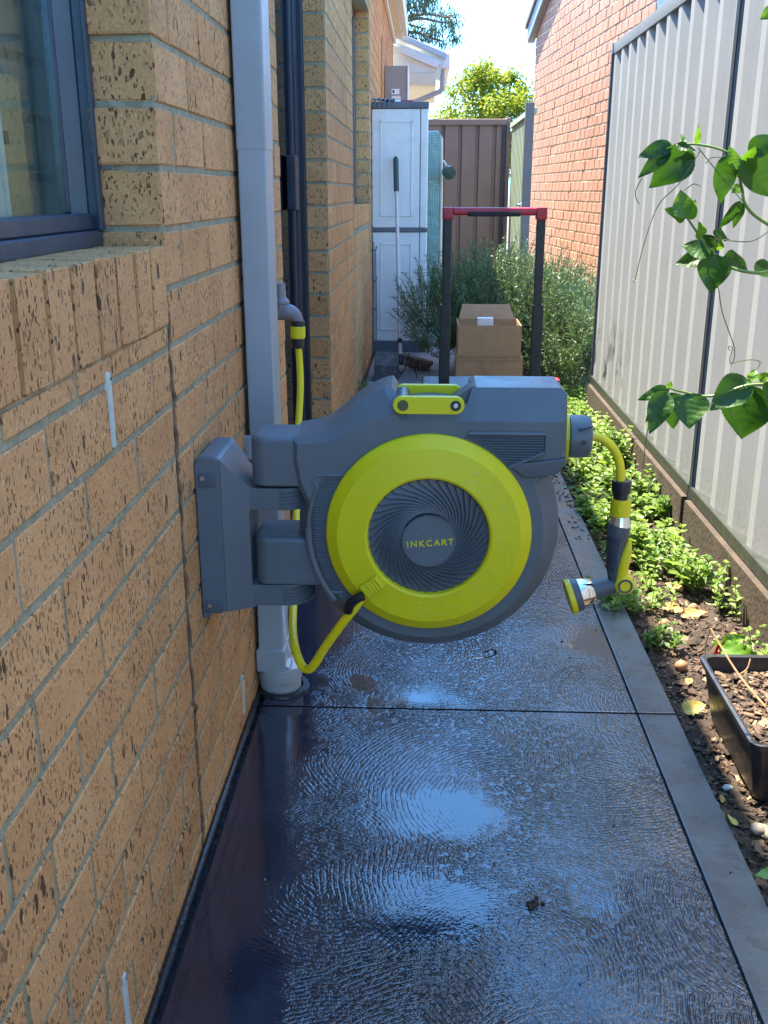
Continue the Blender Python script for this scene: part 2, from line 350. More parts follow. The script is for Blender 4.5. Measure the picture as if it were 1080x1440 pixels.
def path_mat(border=False):
    k = Mt("border_concrete" if border else "swirl_concrete"); p = k.pos()
    sep = k.n("SeparateXYZ"); k.l(p, sep.inputs[0])
    flat = k.vmath('MULTIPLY', p, (1, 1, 0))
    big = k.noise(flat, 1.6, 3, 0.5); med = k.noise(flat, 7, 4, 0.6); fine = k.noise(flat, 140, 3, 0.6)
    # wet near, dry far along the passage
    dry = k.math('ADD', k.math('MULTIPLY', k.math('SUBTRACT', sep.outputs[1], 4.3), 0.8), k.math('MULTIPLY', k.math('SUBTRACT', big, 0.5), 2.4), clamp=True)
    if border:
        e = k.math('MULTIPLY', k.math('SUBTRACT', sep.outputs[0], 0.47), 7.0)
        dry = k.math('MAXIMUM', dry, k.math('ADD', e, k.math('MULTIPLY', k.math('SUBTRACT', k.noise(flat, 11, 5, 0.7), 0.60), 3.0), clamp=True))
    cd = k.ramp(med, [(0.3, (0.17, 0.155, 0.15)), (0.7, (0.25, 0.225, 0.215))]) if not border else k.ramp(med, [(0.25, (0.085, 0.09, 0.09)), (0.75, (0.17, 0.17, 0.165))])
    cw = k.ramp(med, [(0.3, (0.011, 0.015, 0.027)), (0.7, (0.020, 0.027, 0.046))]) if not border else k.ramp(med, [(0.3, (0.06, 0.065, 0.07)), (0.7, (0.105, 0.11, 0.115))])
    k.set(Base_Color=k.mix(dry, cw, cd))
    if not border:
        warp = k.n("TexNoise", noise_dimensions='2D'); warp.inputs['Scale'].default_value = 5; k.l(flat, warp.inputs['Vector'])
        fw = k.vmath('ADD', flat, k.vmath('MULTIPLY', k.vmath('SUBTRACT', warp.outputs['Color'], (0.5, 0.5, 0.5)), (0.03, 0.03, 0.0)))
        warp2 = k.n("TexNoise", noise_dimensions='2D'); warp2.inputs['Scale'].default_value = 38; warp2.inputs['Detail'].default_value = 2; k.l(flat, warp2.inputs['Vector'])
        fw = k.vmath('ADD', fw, k.vmath('MULTIPLY', k.vmath('SUBTRACT', warp2.outputs['Color'], (0.5, 0.5, 0.5)), (0.006, 0.006, 0.0)))
        brk = k.ramp(k.noise(flat, 62, 3, 0.65), [(0.40, 0.0), (0.56, 1.0)])
        def fans(scale, off, spacing, half=True):
            c = k.vmath('ADD', fw, off)
            v = k.n("TexVoronoi", voronoi_dimensions='2D'); v.inputs['Scale'].default_value = scale; v.inputs['Randomness'].default_value = 0.95
            k.l(c, v.inputs['Vector']); d = k.math('DIVIDE', v.outputs['Distance'], scale)
            rel = k.vmath('SUBTRACT', c, v.outputs['Position']); sr = k.n("SeparateXYZ"); k.l(rel, sr.inputs[0])
            sc = k.n("SeparateColor"); k.l(v.outputs['Color'], sc.inputs[0]); a = k.math('MULTIPLY', sc.outputs[0], 6.283)
            dot = k.math('ADD', k.math('MULTIPLY', sr.outputs[0], k.math('COSINE', a)), k.math('MULTIPLY', sr.outputs[1], k.math('SINE', a)))
            m = k.math('ADD', k.math('MULTIPLY', k.math('DIVIDE', dot, k.math('ADD', d, 0.02)), 1.3), 0.55, clamp=True) if half else 1.0
            m = k.math('MULTIPLY', m, k.math('MULTIPLY', k.math('SUBTRACT', d, 0.03), 14.0, clamp=True))
            ring = k.math('MULTIPLY', k.math('ADD', k.math('MULTIPLY', k.math('SINE', k.math('MULTIPLY', d, 2 * math.pi / spacing)), 0.5), 0.5), 1.9, clamp=True)
            return ring, m
        r1, m1 = fans(2.3, (0.0, 0.0, 0.0), 0.0092); r2, m2 = fans(2.9, (3.7, 1.9, 0.0), 0.0080); r3, m3 = fans(1.8, (7.1, 5.3, 0.0), 0.0100, False)
        h = k.math('MULTIPLY', r3, m3)
        h = k.math('ADD', k.math('MULTIPLY', h, k.math('SUBTRACT', 1.0, m2)), k.math('MULTIPLY', r2, m2))
        h = k.math('ADD', k.math('MULTIPLY', h, k.math('SUBTRACT', 1.0, m1)), k.math('MULTIPLY', r1, m1))
        patch = k.ramp(k.noise(flat, 3.2, 3, 0.5), [(0.34, 0.18), (0.60, 1.0)])
        h = k.math('MULTIPLY', k.math('MULTIPLY', h, brk), patch)
        h = k.math('ADD', h, k.math('MULTIPLY', k.noise(flat, 130, 2, 0.5), 0.5))
        # still water: smooth strip along the house wall and in hollows
        edge = k.math('MULTIPLY', k.math('SUBTRACT', k.math('ADD', sep.outputs[0], k.math('MULTIPLY', k.math('SUBTRACT', k.noise(flat, 6, 4, 0.6), 0.5), 0.22)), -0.25), 9.0, clamp=True)
        pud = k.ramp(k.noise(flat, 2.7, 2, 0.5), [(0.34, 0.0), (0.40, 1.0)])
        for px_, py_, rx_, ry_ in ((0.03, 1.62, 0.15, 0.085), (-0.02, 1.36, 0.16, 0.10)):      # two shallow hollows that hold water
            dv = k.vmath('MULTIPLY', k.vmath('SUBTRACT', flat, (px_, py_, 0.0)), (1 / rx_, 1 / ry_, 0.0))
            ln = k.n("VectorMath", operation='LENGTH'); k.l(dv, ln.inputs[0])
            e_ = k.math('ADD', k.math('MULTIPLY', k.math('SUBTRACT', ln.outputs['Value'], 0.75), 2.5), k.math('MULTIPLY', k.math('SUBTRACT', k.noise(flat, 16, 4, 0.65), 0.5), 3.0), clamp=True)
            pud = k.math('MULTIPLY', pud, k.math('ADD', 0.12, k.math('MULTIPLY', e_, 0.88)))
        amp = k.math('MULTIPLY', k.math('ADD', k.math('MULTIPLY', k.math('MULTIPLY', edge, pud), 0.96), 0.04), k.math('SUBTRACT', 1.0, k.math('MULTIPLY', dry, 0.4)))
        k.bump(k.math('MULTIPLY', h, amp), 0.0019)
        rw = k.math('ADD', 0.08, k.math('MULTIPLY', k.math('MULTIPLY', edge, pud), 0.07))
        k.set(Roughness=k.math('ADD', rw, k.math('MULTIPLY', dry, 0.55)), IOR=k.math('SUBTRACT', 1.60, k.math('MULTIPLY', dry, 0.12)), Specular_IOR_Level=k.math('SUBTRACT', 0.85, k.math('MULTIPLY', dry, 0.45)))
        pass
    else:
        k.bump(k.math('ADD', k.math('MULTIPLY', fine, 0.5), med), 0.0012)
        k.set(Roughness=k.math('ADD', 0.24, k.math('MULTIPLY', dry, 0.4)), Specular_IOR_Level=0.5)
    return k.m
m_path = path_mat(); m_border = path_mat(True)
def glass_mat(name, tint, refl=1.0, tr=(0.9, 0.97, 0.97)):
    k = Mt(name); k.t.nodes.remove(k.b)
    t = k.n("BsdfTransparent"); t.inputs[0].default_value = (*tr, 1)
    g = k.n("BsdfGlossy"); g.inputs['Roughness'].default_value = 0.02; g.inputs[0].default_value = (*tint, 1)
    f = k.n("LayerWeight"); f.inputs[0].default_value = 0.5; fr = k.math('ADD', 0.04, k.math('MULTIPLY', k.math('POWER', f.outputs['Facing'], 5.0), 0.96))
    ms = k.n("MixShader"); k.l(k.math('MULTIPLY', fr, refl, clamp=True), ms.inputs[0]); k.l(t.outputs[0], ms.inputs[1]); k.l(g.outputs[0], ms.inputs[2]); k.l(ms.outputs[0], k.out.inputs[0])
    return k.m
m_glass = glass_mat("window_glass", (0.9, 0.97, 1.0), 1.8)
def film_mat():
    k = Mt("greenhouse_film"); p = k.pos(); sep = k.n("SeparateXYZ"); k.l(p, sep.inputs[0])
    g = k.math('MAXIMUM', k.math('GREATER_THAN', k.math('FRACT', k.math('MULTIPLY', sep.outputs[2], 55)), 0.82), k.math('GREATER_THAN', k.math('FRACT', k.math('MULTIPLY', k.math('ADD', sep.outputs[0], sep.outputs[1]), 55)), 0.82))
    c = k.mix(g, k.ramp(k.noise(p, 7, 3), [(0.3, (0.30, 0.46, 0.44)), (0.7, (0.50, 0.64, 0.60))]), (0.20, 0.40, 0.33))
    k.set(Base_Color=c, Roughness=0.25)
    t = k.n("BsdfTranslucent"); k.l(c, t.inputs[0]); ms = k.n("MixShader"); ms.inputs[0].default_value = 0.4
    k.l(k.b.outputs[0], ms.inputs[1]); k.l(t.outputs[0], ms.inputs[2]); k.l(ms.outputs[0], k.out.inputs[0])
    k.bump(k.noise(p, 13, 3), 0.02); return k.m
m_film = film_mat()

# ================================================================== SETTING
# big ground sheet, reaching far
bm = B(); bmesh.ops.create_grid(bm, x_segments=8, y_segments=8, size=400)
for v in bm.verts: v.co.z = -0.09
tag(obj("ground", bm, m_ground), kind='structure')
# path
path = bpy.data.objects.new("path", None); COL.objects.link(path); tag(path, kind='structure')
def slab(x0, y0, x1, y1, m, name):
    b = B(); box(b, (x0, y0, -0.08), (x1, y1, 0.0), 0.004, 2); return obj(name, b, m, path)
YJ = [-2.5, 2.016, 4.7, 7.4, 10.4]
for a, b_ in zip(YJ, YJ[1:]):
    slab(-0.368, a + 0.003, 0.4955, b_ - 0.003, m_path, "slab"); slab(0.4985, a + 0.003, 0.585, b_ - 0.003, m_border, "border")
b = B(); box(b, (-0.39, -2.5, -0.085), (0.58, 10.4, -0.012)); obj("joint_bed", b, m_membrane, path)
# black waterproof strip where the slab meets the wall
b = B(); tube(b, [(-0.383, y, 0.003 + 0.004 * math.sin(y * 5)) for y in np.linspace(-1, 2.76, 40)], [0.0065 + 0.001 * math.sin(i * 1.7) for i in range(40)], 8)
obj("edge_seal", b, m_membrane, path)
# soil bed
nx, ny = 26, 230
xs = np.linspace(0.582, 0.96, nx); ys = np.linspace(0.3, 7.6, ny); V = []; F = []
for j, y in enumerate(ys):
    for i, x in enumerate(xs):
        z = -0.022 + 0.012 * math.sin(x * 23 + y * 7) * math.sin(y * 11.3 - x * 5) + rng.normal(0, 0.004) + 0.02 * (x - 0.58)
        if i == 0: z = -0.035
        V.append((x, y, z))
for j in range(ny - 1):
    for i in range(nx - 1): F.append((j * nx + i, j * nx + i + 1, (j + 1) * nx + i + 1, (j + 1) * nx + i))
tag(obj("garden_soil", pymesh("garden_soil", V, F, [m_soil], smooth=True)), kind='structure')
def soil_z(x, y): return -0.022 + 0.012 * math.sin(x * 23 + y * 7) * math.sin(y * 11.3 - x * 5) + 0.02 * (x - 0.58)
# mulch chips
V = []; F = []
def chip(p, L, w, t, rz, tilt):
    M = Matrix.Translation(p) @ Euler((tilt, random.uniform(-0.4, 0.4), rz)).to_matrix().to_4x4()
    k = len(V); s = random.uniform(0.3, 1)
    for q in ((-L, -w, 0), (L, -w * s, 0), (L * random.uniform(0.7, 1.1), w, 0), (-L, w * s, 0), (-L, -w, t), (L, -w * s, t), (L, w, t), (-L, w * s, t)): V.append(M @ Vector(q))
    for f in ((0, 1, 5, 4), (1, 2, 6, 5), (2, 3, 7, 6), (3, 0, 4, 7), (4, 5, 6, 7)): F.append(tuple(k + i for i in f))
for _ in range(9000):
    y = 0.9 + (random.random() ** 1.7) * 5.5; x = random.uniform(0.587, 0.92); L = random.choice((0.003, 0.004, 0.005, 0.007, 0.011))
    chip((x, y, soil_z(x, y) + random.uniform(0, 0.006)), L, L * random.uniform(0.25, 0.8), 0.002, random.uniform(0, 6.3), random.gauss(0, 0.35))
tag(obj("mulch", pymesh("mulch", V, F, [m_mulch])), kind='stuff')

# ------------------------------------------------------------------ buff brick house (left)
XW = -0.39; CO = 0.0867; Z0 = 0.041; BH = CO - 0.0098
house = thing("brick_house", "tan speckled brick house wall along the left of the passage", "house", (-0.39, 2.0, 0))
def hp(name, bm_, m, parent=None, smooth=35):
    o = obj(name, bm_, m, None, smooth)
    return keep(o, parent or house)
wall_b = B()
YEND = 11.9; ZT = 2.74
# mortar backing with the openings cut out: rectangles in the wall plane (y0,y1,z0,z1)
XM = XW - 0.0028
def mq(y0, y1, z0, z1): box(wall_b, (XM - 0.105, y0, z0), (XM, y1, z1))
SILL = 0.944; SILLT = 1.058
mq(-3, 0.3, -0.08, ZT); mq(0.3, 1.512, -0.08, SILLT - 0.012); mq(0.3, 1.512, 2.2, ZT)
mq(1.512, 2.752, -0.08, ZT); mq(2.752, 4.078, 2.25, ZT)
mq(4.078, 5.50, -0.08, ZT); mq(5.50, 7.06, -0.08, SILLT - 0.012); mq(5.50, 7.06, 2.25, ZT); mq(7.06, YEND, -0.08, ZT)
wall = hp("wall", wall_b, m_mortar)
meshcache = {}
def brick_mesh(L, D, Hh, var, mat):
    key = (round(L, 3), round(D, 3), round(Hh, 3), var, mat.name)
    if key not in meshcache:
        rr = random.Random(hash(key) % 99991); b = B()
        vs = box(b, (-D / 2, -L / 2, -Hh / 2), (D / 2, L / 2, Hh / 2), 0.0018, 1)
        for v in b.verts: v.co += Vector((rr.gauss(0, 0.0004), rr.gauss(0, 0.0010), rr.gauss(0, 0.0007)))
        me = bpy.data.meshes.new("brick"); b.to_mesh(me); b.free(); me.materials.append(mat)
        meshcache[key] = me
    return meshcache[key]
bricks = []      # (centre, L along y, D along x, H, importance)
def add_brick(y0, y1, z0, z1, d=0.10, face=0.0, xc=None):
    y0 += 0.0058; y1 -= 0.0058
    L = y1 - y0; Hh = z1 - z0
    if L < 0.012: return
    c = Vector(((XW - d / 2 if xc is None else xc) + face + random.gauss(0, 0.0005), (y0 + y1) / 2, (z0 + z1) / 2))
    bricks.append((c, L, d, Hh))
PITCH = 0.207
def course(ya, yb, k, phase, z0=None, z1=None):
    zb = Z0 + CO * k + 0.0049 if z0 is None else z0; zt = Z0 + CO * (k + 1) - 0.0049 if z1 is None else z1
    y = phase - PITCH * math.ceil((phase - ya) / PITCH)
    while y < yb - 1e-4:
        a = max(y, ya); e = min(y + PITCH, yb)
        if e - a > 0.02:
            # only what the passage can see
            if -0.5 < a < 12: add_brick(a, e, zb, zt)
        y += PITCH
YJT = 1.495
for k in range(-1, 31):
    odd = k % 2
    zlo = Z0 + CO * k
    ph1 = 1.39 if odd else 1.285
    ph2 = 1.815 if odd else 1.712
    if k <= 9: course(0.45, YJT - 0.003, k, ph1)
    if k == 10: course(0.45, YJT - 0.006, k, ph1, Z0 + CO * 10 + 0.005, SILL - 0.005)
    course(YJT + 0.003, 2.752, k, ph2)
    course(4.078, 5.50, k, ph1)
    if k <= 9: course(5.50, 7.06, k, ph1)
    course(7.06, YEND, k, ph1)
# soldier sill bricks on edge
def sills(ya, yb):
    n = round((yb - ya) / 0.0815); w = (yb - ya) / n
    for i in range(n): 
        add_brick(ya + i * w, ya + (i + 1) * w, SILL, SILLT, 0.14, 0.003)
nb_before = len(bricks); sills(0.52, YJT - 0.004); sills(5.5, 7.06)
# reveal bricks facing down the passage (window jamb, door jamb, second window jamb)
def reveal(yf, k0, k1, w=0.088):
    for k in range(k0, k1):
        zb = Z0 + CO * k + 0.0049; zt = Z0 + CO * (k + 1) - 0.0049
        if zb < SILLT and k0 >= 11: zb = SILLT + 0.004
        if zt - zb < 0.012: continue
        c = Vector((XW - 0.002 - w / 2 - 0.003, yf + 0.052, (zb + zt) / 2)); bricks.append((c, 0.10, w - 0.001, zt - zb))
reveal(1.5075, 11, 26); reveal(4.0735, -1, 26); reveal(7.0555, 11, 26)
CAMP = Vector((0, 0, 1.134))
def seen(b_):
    c, L, D, Hh = b_; d = (c - CAMP).length; v = (c - CAMP).normalized()
    yy = c.y * 1.0
    if yy < 0.3: return -1
    # image test, roughly: keep what can fall inside the frame
    q = cam_inv @ c
    if q.z > -0.1: return -1
    u = q.x / -q.z * 34.5 / 36 * 4 / 3; w_ = q.y / -q.z * 34.5 / 36
    if abs(u) > 0.5 + 0.16 / d or abs(w_) > 0.5 + 0.12 / d: return -1
    if 7.35 < c.y and c.z < 1.7: return -0.5
    return max(L * Hh * abs(v.x), D * Hh * abs(v.y) * 0.9) / d ** 2
bpy.context.view_layer.update(); cam_inv = cam.matrix_world.inverted()
def place_bricks(lst, parent, mat, mname, M=None, score=seen, limit=300):
    order = sorted(range(len(lst)), key=lambda i: -score(lst[i]))
    V = []; F = []
    for rank, i in enumerate(order):
        c, L, D, Hh = lst[i]; me = brick_mesh(L, D, Hh, i % 4, mat)
        if rank < limit:
            o = bpy.data.objects.new("brick", me); COL.objects.link(o); o.parent = parent
            o.matrix_parent_inverse = parent.matrix_world.inverted() if M is None else Matrix()
            o.location = c; o.rotation_euler = (random.gauss(0, 0.002), 0, random.gauss(0, 0.004))
        else:
            if score(lst[i]) <= -1: continue
            k = len(V); V.extend([v.co + c for v in me.vertices]); F.extend([tuple(k + q for q in p.vertices) for p in me.polygons])
    if V:
        o = obj(mname, pymesh(mname, V, F, [mat])); o['kind'] = 'stuff'; o.parent = parent
        o.matrix_parent_inverse = parent.matrix_world.inverted() if M is None else Matrix()
bpy.context.view_layer.update()
place_bricks(bricks, wall, m_brick, "far_brickwork")
# brown control joint
b = B(); pts = [(XW - 0.001 + random.gauss(0, 0.0015), YJT + random.gauss(0, 0.003), z) for z in np.linspace(0.0, 0.985, 70)]
tube(b, pts, [0.0028 + random.uniform(-0.0010, 0.0014) for _ in pts], 6); hp("control_joint", b, m_stain, wall)
# mortar dab beside the window
b = B(); bmesh.ops.create_icosphere(b, subdivisions=3, radius=0.013, matrix=Matrix.Translation((-0.466, 1.5085, 1.180)))
for v in b.verts: v.co.y = 1.5085 + (v.co.y - 1.5085) * 0.15; v.co.x += random.gauss(0, 0.0012); v.co.z += random.gauss(0, 0.0012) + (0.3 * (v.co.x + 0.466))
hp("mortar_dab", b, simple("patch_mortar", (0.17, 0.18, 0.165), 0.95, 0.2, 80, (300, 0.002)), wall)
# interior shell; near room left open at back and end to let light in
b = B(); box(b, (-4.0, 2.3, 0.0), (-3.9, YEND, ZT)); box(b, (-4, -3, ZT - 0.05), (-0.52, 2.4, ZT)); box(b, (-4, -3, -0.06), (-0.52, YEND, -0.02)); box(b, (-4, YEND - 0.1, 0), (-0.5, YEND, ZT)); box(b, (-4, 2.3, 0), (-0.51, 2.4, ZT))
hp("interior", b, m_interior)
# near window
wf = B()
XF = -0.478
yR = 1.511
win = B(); box(win, (XF - 0.050, 0.35, 1.056), (XF - 0.004, yR - 0.003, 1.080), 0.003)          # bottom outer rail
box(win, (XF - 0.055, 0.35, 1.080), (XF - 0.014, yR - 0.012, 1.104), 0.003)                      # bottom inner rail
box(win, (XF - 0.006, yR - 0.020, 1.080), (XF - 0.001, yR - 0.002, 2.2), 0.001)                  # outer jamb
box(win, (XF - 0.0225, yR - 0.008, 1.080), (XF - 0.0062, yR - 0.001, 2.2), 0.001)
box(win, (XF - 0.058, yR - 0.030, 1.104), (XF - 0.0435, yR - 0.004, 2.2), 0.003)                  # sash stile
bead = B(); prism(bead, [(XF - 0.0430, yR - 0.026), (XF - 0.0230, yR - 0.012), (XF - 0.0230, yR - 0.002), (XF - 0.0430, yR - 0.002)], 1.092, 2.2, 'z', 0.001, 1)
box(win, (XF - 0.095, 0.33, 1.056), (XF - 0.004, 0.37, 2.2), 0.003); box(win, (XF - 0.095, 0.35, 2.15), (XF - 0.004, yR, 2.2), 0.003)
W1 = hp("window", win, m_frame); hp("bead", bead, simple("grey_green_bead", (0.085, 0.10, 0.105), 0.5, 0.1, 9), W1)
b = B(); box(b, (XF - 0.052, 0.37, 1.1045), (XF - 0.047, yR - 0.031, 2.15)); hp("pane", b, m_glass, W1)
# what stands behind that pane: added panels imitating reflected bricks, a carton with a hand hole and a curtain edge
tp = thing("reflection_panels", "pale teal panels added behind the window pane to imitate reflected bricks", "panels", (-0.65, 1.4, 1.0))
for i in range(12):
    b = B(); box(b, (-0.69, 0.5, 0.99 + i * 0.0867), (-0.625, 1.95, 0.99 + i * 0.0867 + 0.073), 0.006, 2); keep(obj("panel", b, m_reflpanel), tp)
b = B(); box(b, (-0.68, 0.5, 0.9), (-0.632, 1.95, 2.1)); keep(obj("band", b, m_reflband), tp)
cb = B(); box(cb, (-0.612, 1.345, 0.9), (-0.568, 1.462, 1.285), 0.003)
tb = thing("carton", "tan carton with a hand hole standing behind the window glass", "box", (-0.59, 1.40, 0.9)); keep(obj("body", cb, m_tanbox), tb)
b = B(); tube(b, [(-0.568, 1.386, 1.195), (-0.568, 1.386, 1.212)], 0.006, 10); keep(obj("hand_hole", b, m_black), tb)
b = B()
for i in range(5): tube(b, [(-0.560 - 0.003 * (i % 2), 1.345 - 0.012 * i, z) for z in np.linspace(0.9, 1.38, 8)], 0.008, 8)
tag(obj("curtain", b, m_curtain), "cream curtain edge hanging behind the left window glass", "curtain")
# sliding door
dr = B()
XD = -0.474
box(dr, (XD - 0.04, 4.015, 0.0), (XD, 4.070, 2.25), 0.003); box(dr, (XD - 0.05, 3.93, 0.03), (XD - 0.018, 4.013, 2.2), 0.004)
box(dr, (XD - 0.05, 3.86, 0.03), (XD - 0.026, 3.927, 2.2), 0.003); box(dr, (XD - 0.05, 2.75, 0.0), (XD - 0.01, 3.857, 0.09), 0.003)
box(dr, (XD - 0.05, 3.18, 0.03), (XD - 0.02, 3.26, 2.2), 0.003); box(dr, (XD - 0.04, 2.755, 0), (XD, 2.81, 2.25), 0.003)
box(dr, (XD - 0.06, 2.75, 2.2), (XD, 4.07, 2.25), 0.002)
D1 = hp("door", dr, m_navy)
b = B(); box(b, (XD - 0.042, 2.81, 0.09), (XD - 0.036, 3.86, 2.2)); hp("pane", b, glass_mat("door_glass", (0.5, 0.6, 0.8), 1.0, (0.05, 0.06, 0.08)), D1)
b = B(); box(b, (XD - 0.03, 3.70, 1.07), (XD + 0.004, 3.80, 1.26), 0.006, 2); lathe(b, [(0.004, 0), (0.004, 0.004)], (XD + 0.004, 3.79, 1.165), (1, 0, 0), 10); hp("handle", b, m_navy, D1)
# second window
w2 = B(); box(w2, (XF - 0.05, 6.985, 1.06), (XF - 0.004, 7.05, 2.25), 0.003); box(w2, (XF - 0.05, 5.5, 1.058), (XF - 0.004, 7.05, 1.10), 0.003); box(w2, (XF - 0.05, 5.5, 1.06), (XF - 0.004, 5.55, 2.25), 0.003); box(w2, (XF - 0.05, 5.5, 2.2), (XF - 0.004, 7.05, 2.25), 0.003)
m_brownframe = simple("brown_frame", (0.12, 0.09, 0.085), 0.5, 0.1, 9)
W2 = hp("window", w2, m_brownframe); b = B(); box(b, (XF - 0.03, 5.55, 1.1), (XF - 0.024, 6.985, 2.2)); hp("pane", b, m_glass, W2)
b = B(); box(b, (-0.62, 5.4, 1.0), (-0.60, 7.2, 2.3)); hp("blind", b, m_curtain, W2)
# narrow slot window further on, its shaded recess painted as a dark strip
b = B(); box(b, (XW - 0.03, 8.9, 1.55), (XW + 0.004, 8.99, 2.36), 0.003); hp("shaded_reveal", b, simple("shaded_reveal_brown", (0.22, 0.105, 0.045), 0.8, 0.2, 30))
# eave: soffit, fascia, gutter, roof
b = B(); box(b, (XW - 0.2, -3, ZT), (-0.29, YEND + 0.02, ZT + 0.012)); hp("soffit", b, m_cream)
b = B(); box(b, (XW + 0.001, 4.0, ZT - 0.05), (XW + 0.03, YEND, ZT - 0.002), 0.004); hp("trim", b, m_white)
b = B(); prism(b, [(-0.29, 2.765), (-0.238, 2.765), (-0.230, 2.78), (-0.230, 2.86), (-0.222, 2.872), (-0.236, 2.876), (-0.238, 2.79), (-0.282, 2.79), (-0.282, 2.88), (-0.29, 2.88)], -3, YEND + 0.05, 'y'); hp("gutter", b, m_white)
rf = B()
vs = [(-0.235, 2.865), (-4.2, 2.865 + 3.965 * math.tan(R(22))), (-4.2, 2.80 + 3.965 * math.tan(R(22))), (-0.26, 2.83)]
prism(rf, vs, -3.2, YEND + 0.05, 'y'); hp("roof", rf, m_zinc)
# far porch with sloping barge, white infill, soffit and cranked downpipe
pr = B(); prism(pr, [(-0.36, 2.83), (0.226, 2.60), (0.205, 2.545), (-0.36, 2.76)], 12.0, 14.5, 'y', 0.004, 1); por = hp("porch_roof", pr, m_zinc)
b = B(); prism(b, [(-0.40, 2.74), (0.155, 2.53), (0.125, 2.44), (0.04, 2.41), (-0.40, 2.41)], 12.03, 12.08, 'y'); hp("gable_infill", b, m_white, por)
b = B(); prism(b, [(-0.40, 2.70), (0.13, 2.50), (0.10, 2.45), (-0.40, 2.64)], 11.985, 12.028, 'y', 0.003, 1); hp("barge_board", b, m_white, por)
b = B(); box(b, (-0.40, 12.0, 2.28), (0.09, 14.4, 2.405)); hp("porch_beam", b, m_cream, por)
b = B(); prism(b, [(0.145, 2.45), (0.24, 2.45), (0.24, 2.60), (0.20, 2.60), (0.20, 2.56)], 11.99, 14.5, 'y', 0.004, 1); hp("porch_gutter", b, m_white, por)
b = B(); tube(b, [(0.165, 12.1, 2.46), (0.165, 12.1, 2.25), (0.14, 12.1, 2.22), (-0.17, 12.1, 2.10), (-0.20, 12.1, 2.06), (-0.20, 12.1, 0)], 0.03, 8); hp("porch_downpipe", b, m_pipe, por)
# weep-hole covers
for (y, z0, z1, lab) in ((1.183, 0.828, 0.924, "white weep hole strip below the window sill on the tan bricks"), (1.91, 0.038, 0.132, "white weep hole strip low on the tan bricks beside the downpipe base"), (1.033, 0.05, 0.148, "white weep hole strip at the bottom edge of the photo near the path")):
    b = B(); box(b, (XW - 0.006, y - 0.0065, z0), (XW + 0.0045, y + 0.0065, z1), 0.004, 2)
    t = obj("weep_strip", b, m_weep); tag(t, lab, "weep cover", "weep hole covers in the brick wall")
    b = B(); lathe(b, [(0.002, 0), (0.002, 0.0012)], (XW + 0.0045, y, z1 - 0.008), (1, 0, 0), 8); obj("peg_hole", b, m_cabtrim, t)

# ------------------------------------------------------------------ downpipe
dp = thing("downpipe", "pale grey rectangular downpipe with a pvc socket at its foot", "downpipe", (-0.355, 2.12, 0))
b = B(); box(b, (-0.383, 2.08, 1.213), (-0.322, 2.178, 2.76), 0.005, 2); keep(obj("upper_pipe", b, m_pipe), dp)
b = B(); box(b, (-0.3815, 2.0815, 0.10), (-0.3235, 2.1765, 1.222), 0.005, 2); keep(obj("lower_pipe", b, m_pipe), dp)
b = B(); box(b, (-0.387, 2.072, 0.055), (-0.318, 2.186, 0.112), 0.005, 2); keep(obj("sleeve", b, m_pipe), dp)
b = B(); lathe(b, [(0.0, 0.0), (0.049, 0.0), (0.049, 0.034), (0.0515, 0.036), (0.0515, 0.068), (0.0, 0.070)], (-0.337, 2.115, -0.01), n=40); keep(obj("pvc_socket", b, m_pvc), dp)
b = B(); lathe(b, [(0.0, 0), (0.019, 0), (0.019, 0.006), (0.0, 0.007)], (-0.305, 2.10, 0.062), (0.15, -0.3, 1), n=20); keep(obj("cap_disc", b, m_white), dp)
b = B(); lathe(b, [(0.066, -0.004), (0.064, 0.005), (0.05, 0.006)], (-0.332, 2.108, 0.0), n=30, cap=False); keep(obj("seal_ring", b, m_membrane), dp)
b = B(); box(b, (-0.395, 2.068, 0.575), (-0.378, 2.083, 0.628), 0.002); box(b, (-0.325, 2.07, 0.585), (-0.316, 2.19, 0.612), 0.002)
lathe(b, [(0.004, 0), (0.003, 0.003)], (-0.388, 2.068, 0.600), (0, -1, 0), 8); keep(obj("bracket", b, m_pipe), dp)
b = B(); tube(b, spline([(-0.318, 2.06, 0.25), (-0.312, 2.05, 0.16), (-0.302, 2.07, 0.09), (-0.31, 2.075, 0.06)], 6), 0.0022, 6)
tag(obj("loose_cord", b, m_paper), "thin white cord hanging beside the foot of the downpipe", "cord")

# ------------------------------------------------------------------ garden tap and lead-in hose
tp = thing("garden_tap", "grey brown plastic garden tap on the brick wall behind the downpipe", "tap", (-0.39, 2.33, 0.86))
b = B(); tube(b, spline([(-0.40, 2.33, 0.866), (-0.345, 2.325, 0.866), (-0.318, 2.32, 0.866), (-0.302, 2.32, 0.856), (-0.298, 2.32, 0.838)], 6), [0.017, 0.019, 0.019, 0.0145, 0.0125], 16); keep(obj("spout", b, m_tap), tp)
b = B(); lathe(b, [(0.0185, -0.01), (0.0185, 0.012), (0.0205, 0.014), (0.0205, 0.020), (0.0175, 0.022), (0.0125, 0.03), (0.0115, 0.06), (0.0, 0.061)], (-0.338, 2.325, 0.872), n=20); keep(obj("spindle", b, m_tap), tp)
b = B(); lathe(b, [(0.024, 0), (0.024, 0.008), (0.02, 0.01)], (-0.392, 2.33, 0.866), (1, 0, 0), 20); keep(obj("wall_flange", b, m_tap), tp)
lh = thing("supply_hose", "yellow hose running from the garden tap down behind the reel arm", "hose", (-0.30, 2.32, 0.8))
